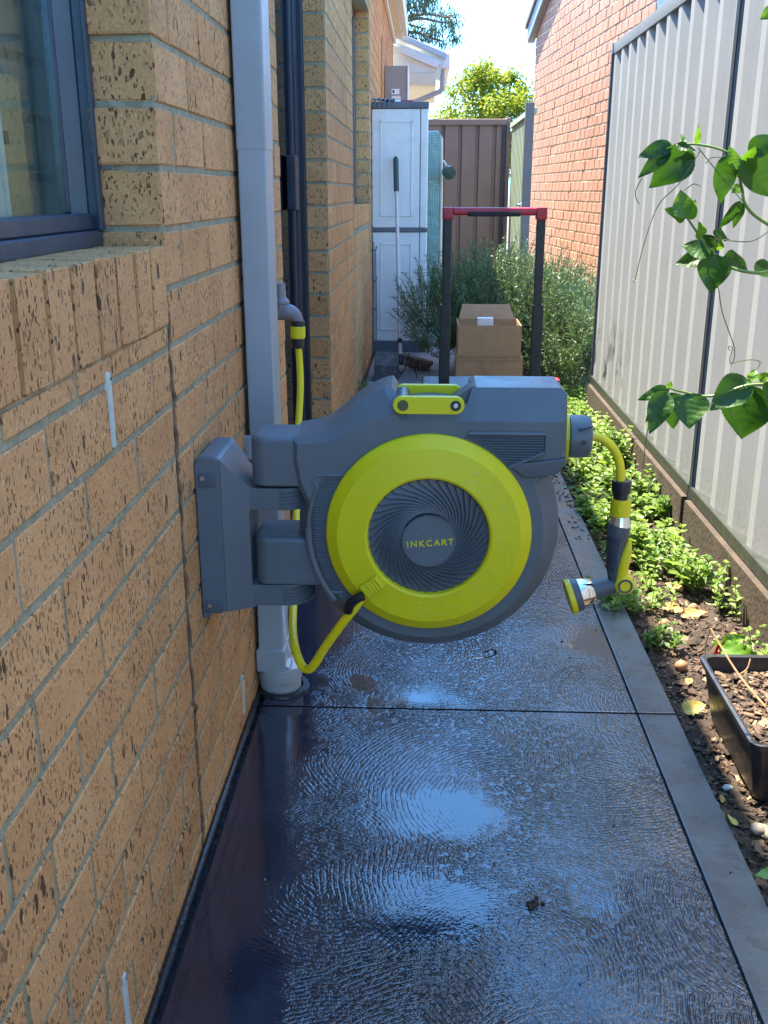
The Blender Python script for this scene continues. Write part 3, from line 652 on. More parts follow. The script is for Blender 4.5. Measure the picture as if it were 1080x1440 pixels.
hp_pts = [(-0.104, 1.578, 0.462), (-0.118, 1.578, 0.440), (-0.142, 1.585, 0.405), (-0.175, 1.60, 0.350), (-0.194, 1.61, 0.314), (-0.206, 1.618, 0.300), (-0.220, 1.63, 0.302), (-0.234, 1.655, 0.322), (-0.246, 1.71, 0.338), (-0.258, 1.82, 0.352), (-0.270, 1.95, 0.385), (-0.284, 2.1, 0.48), (-0.296, 2.25, 0.591), (-0.295, 2.31, 0.70), (-0.299, 2.32, 0.80)]
b = B(); tube(b, spline(hp_pts, 7), 0.0082, 14); keep(obj("tube", b, m_hose), lh)
b = B(); lathe(b, [(0.0155, 0), (0.0155, 0.012), (0.013, 0.013)], (-0.2985, 2.32, 0.834), (0.03, 0, 1), 20); lathe(b, [(0.014, -0.006), (0.0155, 0), (0.0155, 0.014), (0.0145, 0.018)], (-0.3, 2.32, 0.789), (0.03, 0, 1), 20); keep(obj("hose_nut", b, m_black), lh)
b = B(); lathe(b, [(0.0165, 0), (0.0178, 0.003), (0.0178, 0.026), (0.0165, 0.028)], (-0.2995, 2.32, 0.806), (0.03, 0, 1), 24); keep(obj("snap_connector", b, m_hosed), lh)
b = B(); tube(b, spline([(-0.128, 1.572, 0.438), (-0.124, 1.566, 0.452), (-0.112, 1.562, 0.466), (-0.100, 1.562, 0.472)], 5), 0.0085, 10); keep(obj("strain_relief", b, m_black), lh)

# ------------------------------------------------------------------ hose reel
CX, CZ, YF = 0.0105, 0.5745, 1.600
reel = thing("hose_reel", "grey blue retractable hose reel with lime ring on the brick wall", "hose reel", (CX, YF + 0.07, CZ))
def rp(name, b, m, parent=None, smooth=35): return keep(obj(name, b, m, None, smooth), parent or reel)
def arc(r, a0, a1, n, cx=CX, cz=CZ): return [(cx + r * math.cos(R(a0 + (a1 - a0) * i / n)), cz + r * math.sin(R(a0 + (a1 - a0) * i / n))) for i in range(n + 1)]
def rot_profile_y(b, prof, n=96, cx=CX, cz=CZ): lathe(b, [(r, y) for r, y in prof], (cx, 0, cz), (0, 1, 0), n, cap=False)
# rear drum
b = B(); rot_profile_y(b, [(0.0, 1.612), (0.196, 1.612), (0.200, 1.614), (0.222, 1.632), (0.2275, 1.638), (0.2275, 1.740), (0.222, 1.752), (0.12, 1.765), (0.0, 1.765)], 128); drum = rp("drum", b, m_slate)
# housing shell: neck, top body and collar round the drum
out = [(-0.215, 0.655), (-0.222, 0.700), (-0.222, 0.738), (-0.19, 0.744), (-0.168, 0.752), (-0.15, 0.765), (-0.130, 0.783), (-0.112, 0.798), (-0.09, 0.811), (-0.068, 0.821), (-0.055, 0.8235)]
out += [(-0.047, 0.813), (-0.044, 0.797), (-0.038, 0.792), (0.06, 0.792), (0.072, 0.797), (0.080, 0.820), (0.088, 0.8235), (0.228, 0.8235), (0.2395, 0.812), (0.2395, 0.712), (0.232, 0.694), (0.215, 0.684), (0.196, 0.668)]
out += arc(0.207, 24, -150, 44)[0:]
out += arc(0.207, -152, -190, 8)
b = B(); prism(b, out, 1.600, 1.738, 'y', 0.0, 1)
shell_bm = b
bmesh.ops.delete(b, geom=[f for f in b.faces if abs(f.normal.y) > 0.9 and abs(f.calc_center_median().y - 1.600) < 1e-4], context='FACES_ONLY')
ring0 = {}
for v in b.verts:
    if abs(v.co.y - 1.600) < 1e-5: ring0[(round(v.co.x, 5), round(v.co.z, 5))] = v
inner = []; nO = len(out)
for i, p in enumerate(out):
    a, c = out[i - 1], out[(i + 1) % nO]
    n1 = Vector((p[1] - a[1], -(p[0] - a[0]))).normalized(); n2 = Vector((c[1] - p[1], -(c[0] - p[0]))).normalized(); nn = (n1 + n2)
    nn = nn.normalized() if nn.length > 1e-4 else n1
    if nn.dot(Vector((p[0] - CX, p[1] - 0.65))) < 0 and p[1] < 0.78 and abs(p[0]) < 0.1: nn = -nn
    v = ring0[(round(p[0], 5), round(p[1], 5))]
    rad = math.hypot(p[0] - CX, p[1] - CZ)
    t_ = max(0.0, min(1.0, (p[0] + 0.20) / 0.12))
    if p[1] > 0.785 and p[0] > -0.06: q = (min(p[0], 0.2325) if p[0] > -0.03 else -0.03 + (p[0] + 0.03) * 0.3, 0.772); back = 0.030 if p[1] > 0.805 else 0.016
    elif p[0] < -0.05 and p[1] > 0.70: q = (p[0] + 0.020 * t_ + (0.010 if p[0] < -0.21 else 0.004), p[1] - 0.010 - 0.028 * t_); back = 0.010 + 0.018 * t_
    elif abs(rad - 0.207) < 0.004: q = (CX + (p[0] - CX) * 0.197 / 0.207, CZ + (p[1] - CZ) * 0.197 / 0.207); back = 0.008
    elif p[0] > 0.2: q = (p[0] - 0.007, p[1] + (0.004 if p[1] < 0.7 else 0)); back = 0.007
    else: q = (p[0] + (0.008 if p[0] < 0 else -0.004), p[1] + 0.006); back = 0.009
    inner.append(b.verts.new((q[0], 1.600, q[1]))); v.co.y += back
rv = [ring0[(round(p[0], 5), round(p[1], 5))] for p in out]
for i in range(nO):
    try: b.faces.new((rv[i], rv[(i + 1) % nO], inner[(i + 1) % nO], inner[i]))
    except ValueError: pass
ed = [b.edges.get((inner[i], inner[(i + 1) % nO])) for i in range(nO)]
bmesh.ops.triangle_fill(b, edges=[e for e in ed if e], use_beauty=True)
bmesh.ops.recalc_face_normals(b, faces=b.faces[:])
sh = rp("housing", b, m_slate, None, 22)
# lip below the outlet corner
b = B(); prism(b, [(0.142, 0.700), (0.2385, 0.712), (0.2385, 0.700), (0.226, 0.684), (0.205, 0.677), (0.168, 0.676)], 1.594, 1.66, 'y', 0.004, 2); rp("corner_gusset", b, m_slate2)
# raised rib following the collar on the left
b = B(); tube(b, [(x, 1.602, z) for x, z in arc(0.2075, 178, 218, 24)], 0.0065, 8); tube(b, [(x, 1.601, z) for x, z in [(-0.139, 0.676), (-0.18, 0.676), (-0.187, 0.668)] + arc(0.2075, 155, 212, 26)[1:] + [(-0.165, 0.462), (-0.14, 0.462)]], 0.004, 8); rp("vent_border", b, m_slate)
# ribbed vents
def vent(rows, y=1.5995):
    bb = B()
    for xl, xr, z in rows:
        if xr - xl > 0.004: tube(bb, [(xl, y, z), (xr, y, z)], 0.00155, 6)
    return bb
rows = []
z = 0.468
while z < 0.672:
    dz = z - CZ; rows.append((CX - math.sqrt(0.2045 ** 2 - dz * dz), CX - math.sqrt(max(0.176 ** 2 - dz * dz, 0)) if abs(dz) < 0.17 else -0.13, z)); z += 0.0046
b = vent(rows); rp("left_vent", b, m_slate2)
rows = []; z = 0.700
while z < 0.748:
    dz = z - CZ; xl = CX + math.sqrt(max(0.181 ** 2 - dz * dz, 1e-5)); xr = 0.198 if z > 0.722 else 0.198 - (0.722 - z) * 2.2
    rows.append((xl, xr, z)); z += 0.0046
b = vent(rows, 1.5972); rp("right_vent", b, m_slate2)
b = B(); tube(b, [(0.075, 1.5965, 0.752), (0.203, 1.5965, 0.752), (0.203, 1.5965, 0.721), (0.143, 1.5965, 0.694)], 0.0035, 8); rp("vent_border", b, m_slate)
# arms
def arm(z0, z1):
    bb = B(); x0, y0, y1, r = -0.296, 1.608, 1.716, 0.026
    pl = [(x0 + r + r * math.cos(R(a)), y1 - r + r * math.sin(R(a))) for a in np.linspace(90, 180, 8)] + [(x0 + r + r * math.cos(R(a)), y0 + r + r * math.sin(R(a))) for a in np.linspace(180, 270, 8)] + [(-0.165, y0), (-0.165, y1)]
    prism(bb, pl, z1, z0, 'z', 0.009, 3, 0.004); return bb
rp("arm", arm(0.652, 0.739), m_slate); rp("arm", arm(0.470, 0.559), m_slate)
# lime ring
b = B(); rot_profile_y(b, [(0.1765, 1.604), (0.1765, 1.593), (0.1740, 1.5895), (0.1560, 1.5770), (0.1085, 1.5725), (0.1045, 1.5745), (0.1030, 1.580), (0.1025, 1.602)], 128); ring = rp("lime_ring", b, m_lime, None, 14)
# fan disc with swirling vanes
b = B(); nr, na = 16, 40 * 8; grid = []
for i in range(nr + 1):
    t = i / nr; r = 0.044 + (0.1035 - 0.044) * t; row = []
    for j in range(na):
        th = 2 * math.pi * j / na + R(66) * (1 - (1 - t) ** 1.5); s = (j % 8) / 8
        h = (s / 0.75 if s < 0.76 else (1 - s) / 0.25)
        amp = 0.0056 * min(1, 0.3 + t * 1.5)
        row.append(b.verts.new((CX + r * math.cos(th), 1.5860 - h * amp, CZ - 0.0025 + r * math.sin(th))))
    grid.append(row)
for i in range(nr):
    for j in range(na): b.faces.new((grid[i][j], grid[i][(j + 1) % na], grid[i + 1][(j + 1) % na], grid[i + 1][j]))
bmesh.ops.recalc_face_normals(b, faces=b.faces[:])
fan = rp("fan_disc", b, m_slate, None, 30)
b = B(); rot_profile_y(b, [(0.0465, 1.590), (0.0465, 1.5797), (0.0458, 1.5787), (0.0445, 1.5787), (0.044, 1.5801), (0.0, 1.5801)], 64, CX + 0.001, CZ - 0.008); rp("hub", b, m_slate, fan)
# lettering
fc = bpy.data.curves.new("lettering", 'FONT'); fc.body = "INKCART"; fc.size = 0.0158; fc.extrude = 0.0006; fc.offset = 0.0002; fc.align_x = 'CENTER'; fc.align_y = 'CENTER'; fc.space_character = 1.28
to = bpy.data.objects.new("tmp", fc); COL.objects.link(to); bpy.context.view_layer.update()
tm = bpy.data.meshes.new_from_object(to.evaluated_get(bpy.context.evaluated_depsgraph_get())); bpy.data.objects.remove(to)
tm.transform(Matrix.Translation((CX + 0.003, 1.5795, CZ - 0.0115)) @ Euler((R(90), 0, 0)).to_matrix().to_4x4() @ Matrix.Rotation(R(4.5), 4, 'Z'))
tm.materials.clear(); tm.materials.append(m_lime); tm.name = "lettering"
lt = bpy.data.objects.new("lettering", tm); COL.objects.link(lt); keep(lt, reel)
# hose clip on ring
b = B(); M = Matrix.Translation((-0.084, 1.5745, 0.487)) @ Matrix.Rotation(R(-38), 4, 'Y')
box(b, (-0.021, -0.009, -0.013), (0.018, 0.006, 0.013), 0.003, 2, M)
for i in range(4): box(b, (-0.008 + i * 0.006, -0.0115, -0.012), (-0.0045 + i * 0.006, -0.007, 0.012), 0.001, 1, M)
rp("hose_clip", b, m_lime, ring)
# carry handle
def stadium(x0, x1, z, r, n=12): return [(x1 + r * math.cos(R(a)), z + r * math.sin(R(a))) for a in np.linspace(-90, 90, n)] + [(x0 + r * math.cos(R(a)), z + r * math.sin(R(a))) for a in np.linspace(90, 270, n)]
h = B(); prism(h, stadium(-0.0365, 0.0520, 0.8005, 0.0148), 1.587, 1.599, 'y', 0.0022, 2, 0.002)
hd = rp("carry_handle", h, m_lime)
h = B(); prism(h, stadium(-0.0365, 0.0520, 0.8005, 0.0148), 1.692, 1.704, 'y', 0.0022, 2, 0.002); rp("rear_link", h, m_lime, hd)
h = B(); lathe(h, [(0.0, 0), (0.0125, 0), (0.0125, 0.093), (0.0, 0.093)], (-0.0365, 1.599, 0.8005), (0, 1, 0), 24); rp("grip", h, m_slate2, hd)
h = B(); lathe(h, [(0.0, 0), (0.0092, 0), (0.0092, 0.002)], (-0.0345, 1.5862, 0.8005), (0, 1, 0), 20); rp("grip_end", h, simple("olive_plastic", (0.09, 0.085, 0.03), 0.5), hd)
h = B(); lathe(h, [(0.0, 0), (0.0088, 0), (0.0088, 0.002)], (0.0520, 1.5862, 0.8005), (0, 1, 0), 20); rp("pivot_recess", h, m_black, hd)
h = B(); lathe(h, [(0.0, -0.0015), (0.003, -0.0015), (0.0042, 0), (0.0042, 0.002)], (0.0520, 1.5855, 0.8005), (0, 1, 0), 14); rp("pivot_screw", h, m_steel, hd)
# sloped front end of the raised top behind the handle
h = B(); prism(h, [(0.040, 0.795), (0.082, 0.8232), (0.10, 0.8232), (0.10, 0.795)], 1.640, 1.690, 'y', 0.001, 1); rp("deck_ramp", h, m_slate)
# outlet
b = B(); prism(b, [(1.670 + 0.030 * math.cos(a) * 1.0, 0.7285 + 0.0415 * math.sin(a)) for a in np.linspace(0, 2 * math.pi, 40, endpoint=False)], 0.2405, 0.2495, 'x', 0.0015, 1); rp("outlet_flange", b, m_lime)
b = B(); lathe(b, [(0.030, 0), (0.0362, 0.0015), (0.0372, 0.006), (0.0372, 0.022), (0.036, 0.034), (0.032, 0.0385), (0.011, 0.039), (0.011, 0.02)], (0.2495, 1.670, 0.7315), (1, 0, 0), 48, cap=False)
nut = rp("outlet_nut", b, m_slate)
b = B(); box(b, (0.262, 1.630, 0.752), (0.2845, 1.637, 0.7555), 0.001, 1, Matrix.Translation((0.27, 1.63, 0.754)) @ Matrix.Rotation(R(-14), 4, 'Y') @ Matrix.Translation((-0.27, -1.63, -0.754)))
lathe(b, [(0.0, -0.0005), (0.0045, -0.0005), (0.0045, 0.003)], (0.272, 1.6325, 0.729), (0, 1, 0), 16); rp("nut_marks", b, m_groove, nut)
ho = [(0.270, 1.670, 0.7315), (0.288, 1.670, 0.7320), (0.305, 1.669, 0.7295), (0.325, 1.667, 0.716), (0.338, 1.665, 0.695), (0.3435, 1.663, 0.672), (0.345, 1.662, 0.645)]
b = B(); tube(b, spline(ho, 8), 0.0078, 14); rp("hose_tail", b, m_hose)
# rain drops clinging to reel
V = []; F = []
def drop(p, nrm, r):
    a, c = frame_of(nrm); k = len(V)
    V.append(p + nrm * r * 0.55)
    for i in range(6): t = i * math.pi / 3; V.append(p + (a * math.cos(t) + c * math.sin(t)) * r)
    for i in range(6): F.append((k, k + 1 + i, k + 1 + (i + 1) % 6))
for _ in range(260): drop(Vector((random.uniform(0.07, 0.23), random.uniform(1.63, 1.735), 0.8236)), Vector((0, 0, 1)), random.uniform(0.0006, 0.0017))
for _ in range(170):
    a = random.uniform(-100, 60); r = random.uniform(0.112, 0.152); drop(Vector((CX + r * math.cos(R(a)), 1.5722 + (r - 0.111) * 0.06, CZ + r * math.sin(R(a)))), Vector((0, -1, 0)), random.uniform(0.0004, 0.0010))
for _ in range(60):
    a = random.uniform(0, 360); r = random.uniform(0.0, 0.04); drop(Vector((CX + r * math.cos(R(a)), 1.5801, CZ - 0.008 + r * math.sin(R(a)))), Vector((0, -1, 0)), random.uniform(0.0004, 0.0009))
kk = Mt("water_drop"); kk.set(Base_Color=(0.5, 0.55, 0.6), Roughness=0.05, Alpha=0.55)
wd = obj("water_drops", pymesh("water_drops", V, F, [kk.m], smooth=True)); tag(wd, kind='stuff'); keep(wd, reel)

# ------------------------------------------------------------------ wall bracket
wb = thing("wall_bracket", "grey blue hinge bracket holding the hose reel to the brick wall", "bracket", (-0.39, 1.64, 0.56))
def wp(name, b, m, parent=None): return keep(obj(name, b, m), parent or wb)
b = B()
prof = [(XW + 0.001, 0.412), (-0.386, 0.412), (-0.380, 0.424), (-0.300, 0.424), (-0.298, 0.455), (-0.300, 0.470), (-0.300, 0.602), (-0.298, 0.615), (-0.298, 0.648), (-0.312, 0.662), (-0.342, 0.700), (-0.349, 0.706), (-0.374, 0.709), (XW + 0.001, 0.700)]
p1 = [(-0.389, 0.424), (-0.3445, 0.424), (-0.3445, 0.7035), (-0.353, 0.709), (-0.378, 0.709), (-0.389, 0.698)]
prism(b, p1, 1.590, 1.734, 'y', 0.003, 1, 0.003); box(b, (-0.389, 1.592, 0.410), (-0.377, 1.732, 0.4245), 0.002)
wp("plate", b, m_slate)
b = B(); p2 = [(-0.3445, 0.424), (-0.298, 0.424), (-0.298, 0.455), (-0.302, 0.470), (-0.302, 0.602), (-0.298, 0.615), (-0.298, 0.648), (-0.312, 0.662), (-0.3445, 0.7035)]
prism(b, p2, 1.600, 1.725, 'y')
for v in b.verts:                       # tapers from the wall plate towards the hinge
    t = (v.co.x + 0.3445) / 0.0465; v.co.y = 1.662 + (-1 if v.co.y < 1.66 else 1) * (0.071 - 0.026 * t)
wp("taper", b, m_slate)
for z0, z1 in ((0.606, 0.647), (0.426, 0.467)):
    b = B(); pl = [(-0.243 + 0.046 * math.cos(R(a)), 1.662 + 0.046 * math.sin(R(a))) for a in np.linspace(-90, 90, 14)] + [(-0.305, 1.708), (-0.305, 1.616)]
    prism(b, pl, z1, z0, 'z', 0.003, 2, 0.003); lug = wp("hinge_lug", b, m_slate)
    b = B()
    for i in range(5):
        zz = z0 + 0.0075 + i * 0.0064
        tube(b, [(-0.243 + 0.0468 * math.cos(R(a)), 1.662 + 0.0468 * math.sin(R(a)), zz) for a in np.linspace(-95, 60, 14)], 0.0017, 6)
    wp("rib", b, m_slate2, lug)
b = B(); lathe(b, [(0, 0), (0.012, 0), (0.012, 0.06)], (-0.243, 1.662, 0.418), n=16); lathe(b, [(0, 0), (0.012, 0), (0.012, 0.055)], (-0.243, 1.662, 0.600), n=16); wp("hinge_pin", b, m_slate2)
for z in (0.668, 0.434):
    b = B(); box(b, (-0.382, 1.586, z - 0.012), (-0.352, 1.594, z + 0.012), 0.003, 2); sk = wp("screw_pocket", b, m_slate2)
    b = B(); lathe(b, [(0, 0), (0.004, 0), (0.004, 0.004)], (-0.374, 1.5845, z + 0.004), (0, 1, 0), 12); wp("screw", b, m_steel, sk)

# ------------------------------------------------------------------ spray gun
gun = thing("spray_gun", "yellow and grey spray gun hanging from the end of the reel hose", "spray gun", (0.349, 1.662, 0.61))
def gp(name, b, m, parent=None): return keep(obj(name, b, m), parent or gun)
GY = 1.662
b = B(); lathe(b, [(0.0125, 0), (0.0125, 0.012), (0.0162, 0.013), (0.0168, 0.016), (0.0168, 0.031), (0.015, 0.034), (0.009, 0.034)], (0.347, GY, 0.621), n=28); gp("hose_nut", b, m_black)
b = B(); lathe(b, [(0.0165, 0), (0.0178, 0.002), (0.0178, 0.029), (0.0165, 0.031)], (0.3485, GY, 0.591), n=28); qc = gp("snap_connector", b, m_hosed)
b = B(); lathe(b, [(0.0, 0), (0.0055, 0), (0.006, 0.002)], (0.3455, GY - 0.0182, 0.605), (0, 1, 0), 14); gp("dimple", b, m_lime, qc)
b = B(); lathe(b, [(0.0190, 0), (0.0185, 0.006), (0.0150, 0.018), (0.0145, 0.021)], (0.3495, GY, 0.571), n=28); gp("collar", b, m_chrome)
b = B(); tube(b, spline([(0.350, GY, 0.574), (0.3475, GY, 0.560), (0.3455, GY, 0.535), (0.3455, GY, 0.510), (0.3475, GY, 0.488), (0.352, GY, 0.470)], 6), [0.0195, 0.0200, 0.0170, 0.0155, 0.0148, 0.0150], 20); gr = gp("grip", b, m_slate2)
b = B()
for i in range(18):
    z = 0.553 - i * 0.0037; r0 = np.interp(z, [0.488, 0.51, 0.535, 0.56], [0.0150, 0.0157, 0.0172, 0.0202]); cx = np.interp(z, [0.488, 0.51, 0.535, 0.56], [0.3475, 0.3455, 0.3455, 0.3475])
    tube(b, [(cx + (r0 + 0.0002) * math.cos(R(a)), GY + (r0 + 0.0002) * math.sin(R(a)), z) for a in np.linspace(-175, -85, 8)], 0.0010, 5)
gp("grip_rib", b, m_groove, gr)
b = B(); tube(b, spline([(0.3675, GY - 0.006, 0.549), (0.3655, GY - 0.008, 0.535), (0.362, GY - 0.009, 0.515), (0.3585, GY - 0.009, 0.495), (0.357, GY - 0.009, 0.474)], 6), [0.0028, 0.0068, 0.0100, 0.0105, 0.0105], 14); lv = gp("lever", b, m_hosed)
b = B()
for i in range(4): tube(b, [(0.372 - i * 0.002, GY - 0.0135, 0.530 - i * 0.007), (0.366 - i * 0.002, GY - 0.0178, 0.527 - i * 0.007)], 0.0012, 6)
gp("lever_ridge", b, m_lime, lv)
b = B(); lathe(b, [(0.0, -0.021), (0.0085, -0.021), (0.0092, -0.0205), (0.0095, -0.0215), (0.0125, -0.0215), (0.0175, -0.017), (0.0178, 0.017), (0.0, 0.018)], (0.3635, GY, 0.4645), (0, 1, 0), 32); pv = gp("pivot", b, m_hosed)
b = B(); lathe(b, [(0.0095, -0.0217), (0.0132, -0.0219), (0.0135, -0.019)], (0.3635, GY, 0.4645), (0, 1, 0), 32, cap=False); gp("pivot_ring", b, m_slate2, pv)
b = B(); tube(b, [(0.3635, GY, 0.4645), (0.345, GY, 0.4585), (0.318, GY, 0.450), (0.309, GY, 0.447)], [0.0155, 0.0160, 0.0180, 0.0195], 20); gp("neck", b, m_slate2)
hx = Vector((-0.94, -0.05, -0.30)).normalized(); hc = Vector((0.3125, GY, 0.449))
b = B(); lathe(b, [(0.017, 0), (0.0215, 0.004), (0.0262, 0.016), (0.0285, 0.026)], hc, hx, 36); gp("head", b, m_chrome)
b = B(); lathe(b, [(0.0285, 0.0258), (0.0298, 0.028), (0.0312, 0.037), (0.0312, 0.039)], hc, hx, 36); gp("head_collar", b, m_slate2)
b = B(); lathe(b, [(0.0315, 0.0388), (0.0325, 0.041), (0.0325, 0.048), (0.030, 0.050), (0.027, 0.0495), (0.0, 0.049)], hc, hx, 40); gp("spray_face", b, m_hosed)

# ------------------------------------------------------------------ rolling tool box with telescopic handle
tr = thing("rolling_tool_box", "black rolling tool box with tall red topped telescopic handle", "tool box", (0.25, 4.0, 0))
def tpz(name, b, m, parent=None): return keep(obj(name, b, m), parent or tr)
b = B(); box(b, (0.0, 3.82, 0.05), (0.50, 4.14, 0.36), 0.02, 3); tpz("body", b, m_black)
b = B(); box(b, (-0.01, 3.81, 0.36), (0.515, 4.15, 0.392), 0.012, 2); tpz("lid", b, m_black)
b = B(); box(b, (0.515, 4.0, 0.345), (0.555, 4.06, 0.405), 0.006, 2); tpz("corner_latch", b, m_red)
for x in (0.0795, 0.4435):
    b = B(); box(b, (x - 0.0215, 3.93, 0.30), (x + 0.0215, 3.972, 0.712), 0.004, 2); u = tpz("lower_upright", b, m_black)
    xo = x + (0.003 if x < 0.2 else -0.003)
    b = B(); box(b, (xo - 0.0165, 3.936, 0.70), (xo + 0.0165, 3.966, 1.045), 0.004, 2); tpz("upper_upright", b, m_black)
    b = B(); box(b, (xo - 0.021, 3.930, 1.032), (xo + 0.021, 3.972, 1.079), 0.006, 2); tpz("handle_corner", b, m_red)
b = B(); box(b, (0.10, 3.936, 1.049), (0.425, 3.966, 1.078), 0.008, 3); cbz = tpz("crossbar", b, m_red)
b = B(); box(b, (0.158, 3.931, 1.0445), (0.362, 3.971, 1.064), 0.007, 2)
for i in range(24): box(b, (0.165 + i * 0.0082, 3.929, 1.046), (0.169 + i * 0.0082, 3.933, 1.062), 0.001)
tpz("grip", b, m_rubber, cbz)
for x in (-0.02, 0.52):
    b = B(); lathe(b, [(0.0, -0.02), (0.09, -0.02), (0.095, -0.012), (0.095, 0.012), (0.09, 0.02), (0.0, 0.02)], (x, 4.10, 0.097), (1, 0, 0), 28); tpz("wheel", b, m_rubber)

# ------------------------------------------------------------------ cardboard boxes
def cbox(name, lab, x0, x1, y0, y1, z0, z1, open_top, rot=0):
    t = thing(name, lab, "cardboard box", ((x0 + x1) / 2, (y0 + y1) / 2, z0)); b = B(); w = 0.004
    box(b, (x0, y0, z0), (x1, y0 + w, z1)); box(b, (x0, y1 - w, z0), (x1, y1, z1)); box(b, (x0, y0 + w, z0), (x0 + w, y1 - w, z1)); box(b, (x1 - w, y0 + w, z0), (x1, y1 - w, z1)); box(b, (x0 + w, y0 + w, z0), (x1 - w, y1 - w, z0 + w))
    if not open_top: box(b, (x0 + w, y0 + w, z1 - w), (x1 - w, y1 - w, z1 - 0.001))
    keep(obj("carton_body", b, m_card), t); return t
t = cbox("cardboard_box", "closed lower cardboard box with tape on its front, on the path", 0.172, 0.530, 5.3, 5.62, 0.0, 0.288, False)
b = B(); box(b, (0.172, 5.297, 0.268), (0.530, 5.2995, 0.287)); box(b, (0.31, 5.2965, 0.19), (0.375, 5.2985, 0.288)); keep(obj("tape", b, m_tape), t)
t = cbox("cardboard_box", "open upper cardboard box with raised flap and white paper inside", 0.178, 0.516, 5.305, 5.60, 0.2895, 0.457, True)
b = B(); box(b, (0.19, 5.598, 0.457), (0.502, 5.602, 0.535), 0, 1); 
for v in b.verts:
    if v.co.z > 0.5: v.co.y += 0.02; v.co.x += 0.018 if v.co.x < 0.3 else -0.03
keep(obj("flap", b, m_card2), t)
b = B(); box(b, (0.285, 5.40, 0.40), (0.37, 5.45, 0.484), 0.002); tag(obj("paper", b, m_paper), "folded white paper sticking out of the open cardboard box", "paper")

# ------------------------------------------------------------------ storage cabinet and things round it
cbt = thing("storage_cabinet", "tall pale grey resin cabinet with panelled doors against the house", "cabinet", (-0.19, 7.5, 0))
def cp(name, b, m, parent=None): return keep(obj(name, b, m), parent or cbt)
X0, X1, YC = -0.386, 0.004, 7.335
b = B(); box(b, (X0 + 0.004, YC + 0.002, 0.06), (X1 + 0.002, YC + 0.40, 1.688), 0.004); cp("carcass", b, m_cabinet)
for z0, z1 in ((0.085, 0.858), (0.892, 1.680)):
    b = B(); box(b, (X0, YC - 0.020, z0), (-0.052, YC, z1), 0.004, 2)
    d = cp("door", b, m_cabinet)
    b = B(); zz0, zz1, xx0, xx1 = z0 + 0.075, z1 - 0.075, X0 + 0.055, -0.052 - 0.05
    for q in (((xx0, zz0), (xx1, zz0 + 0.012)), ((xx0, zz1 - 0.012), (xx1, zz1)), ((xx0, zz0), (xx0 + 0.012, zz1)), ((xx1 - 0.012, zz0), (xx1, zz1))):
        box(b, (q[0][0], YC - 0.0245, q[0][1]), (q[1][0], YC - 0.019, q[1][1]), 0.003, 1)
    cp("door_moulding", b, m_cabinet, d)
    b = B(); box(b, (-0.045, YC - 0.020, z0), (0.002, YC, z1), 0.004, 2); cp("side_leaf", b, m_cabinet)
b = B(); box(b, (X0 - 0.004, YC - 0.024, 0.861), (0.008, YC + 0.2, 0.889), 0.003); cp("mid_band", b, m_cabtrim)
b = B(); box(b, (X0 - 0.006, YC - 0.028, 1.684), (0.010, YC + 0.41, 1.726), 0.006, 2); cp("lid", b, m_cabtrim)
b = B(); box(b, (X0 - 0.002, YC - 0.022, 0.0), (0.006, YC + 0.40, 0.082), 0.004); cp("plinth", b, m_cabtrim)
# claw rake head on top
rk = thing("rake_head", "dark steel claw rake head lying on top of the grey cabinet", "rake", (-0.30, 7.36, 1.73))
for i in range(5):
    b = B(); x = -0.385 + i * 0.033; tube(b, spline([(-0.27 + i * 0.006, 7.5, 1.742), (x + 0.02, 7.38, 1.748 + 0.004 * (i % 2)), (x - 0.008, 7.30, 1.735), (x - 0.02, 7.288, 1.690)], 6), 0.006, 8); keep(obj("tine", b, m_cabtrim), rk)
b = B(); tube(b, [(-0.28, 7.5, 1.743), (-0.18, 7.55, 1.745)], 0.012, 8); keep(obj("socket", b, m_steel), rk)
b = B(); box(b, (-0.19, 7.40, 1.7275), (-0.10, 7.50, 1.745), 0.005, 2); tag(obj("red_tray", b, m_red), "small flat red tray lying on the cabinet top", "tray")
# long handled dustpan
dpn = thing("dustpan", "black lobby dustpan with long pale pole and dark green grip", "dustpan", (-0.25, 6.25, 0))
A = Vector((-0.158, 6.42, 0.12)); Bv = Vector((-0.2195, 7.29, 1.365)); dd = (Bv - A)
b = B(); tube(b, [A, A + dd * 0.83], 0.0125, 10); keep(obj("pole", b, m_pole), dpn)
b = B(); tube(b, [A + dd * 0.815, A + dd * 0.83, A + dd * 0.985, A + dd], [0.016, 0.0185, 0.0185, 0.012], 12); keep(obj("grip", b, m_grip), dpn)
b = B(); tube(b, [A + dd * 0.055, A + dd * 0.075], 0.017, 10); tube(b, [A - dd * 0.04, A], 0.018, 10); keep(obj("pole_collar", b, m_black), dpn)
b = B(); prism(b, [(6.10, 0.0), (6.36, 0.0), (6.36, 0.13), (6.27, 0.165), (6.13, 0.10)], -0.315, -0.165, 'x', 0.008, 2, 0.008); keep(obj("pan", b, m_pan), dpn)
b = B(); tube(b, spline([(-0.17, 6.12, 0.09), (-0.15, 6.15, 0.05), (-0.12, 6.2, 0.08), (-0.10, 6.3, 0.15)], 6), 0.004, 6); tube(b, spline([(-0.16, 6.12, 0.02), (-0.10, 6.2, 0.10), (-0.06, 6.3, 0.05), (-0.05, 6.25, 0.0)], 6), 0.0035, 6); keep(obj("wire_bail", b, m_black), dpn)
br = thing("broom_head", "worn brown broom head lying on the path beside the dustpan", "broom", (-0.05, 6.55, 0))
M = Matrix.Translation((-0.055, 6.55, 0.055)) @ Matrix.Rotation(R(-22), 4, 'Z') @ Matrix.Rotation(R(12), 4, 'Y')
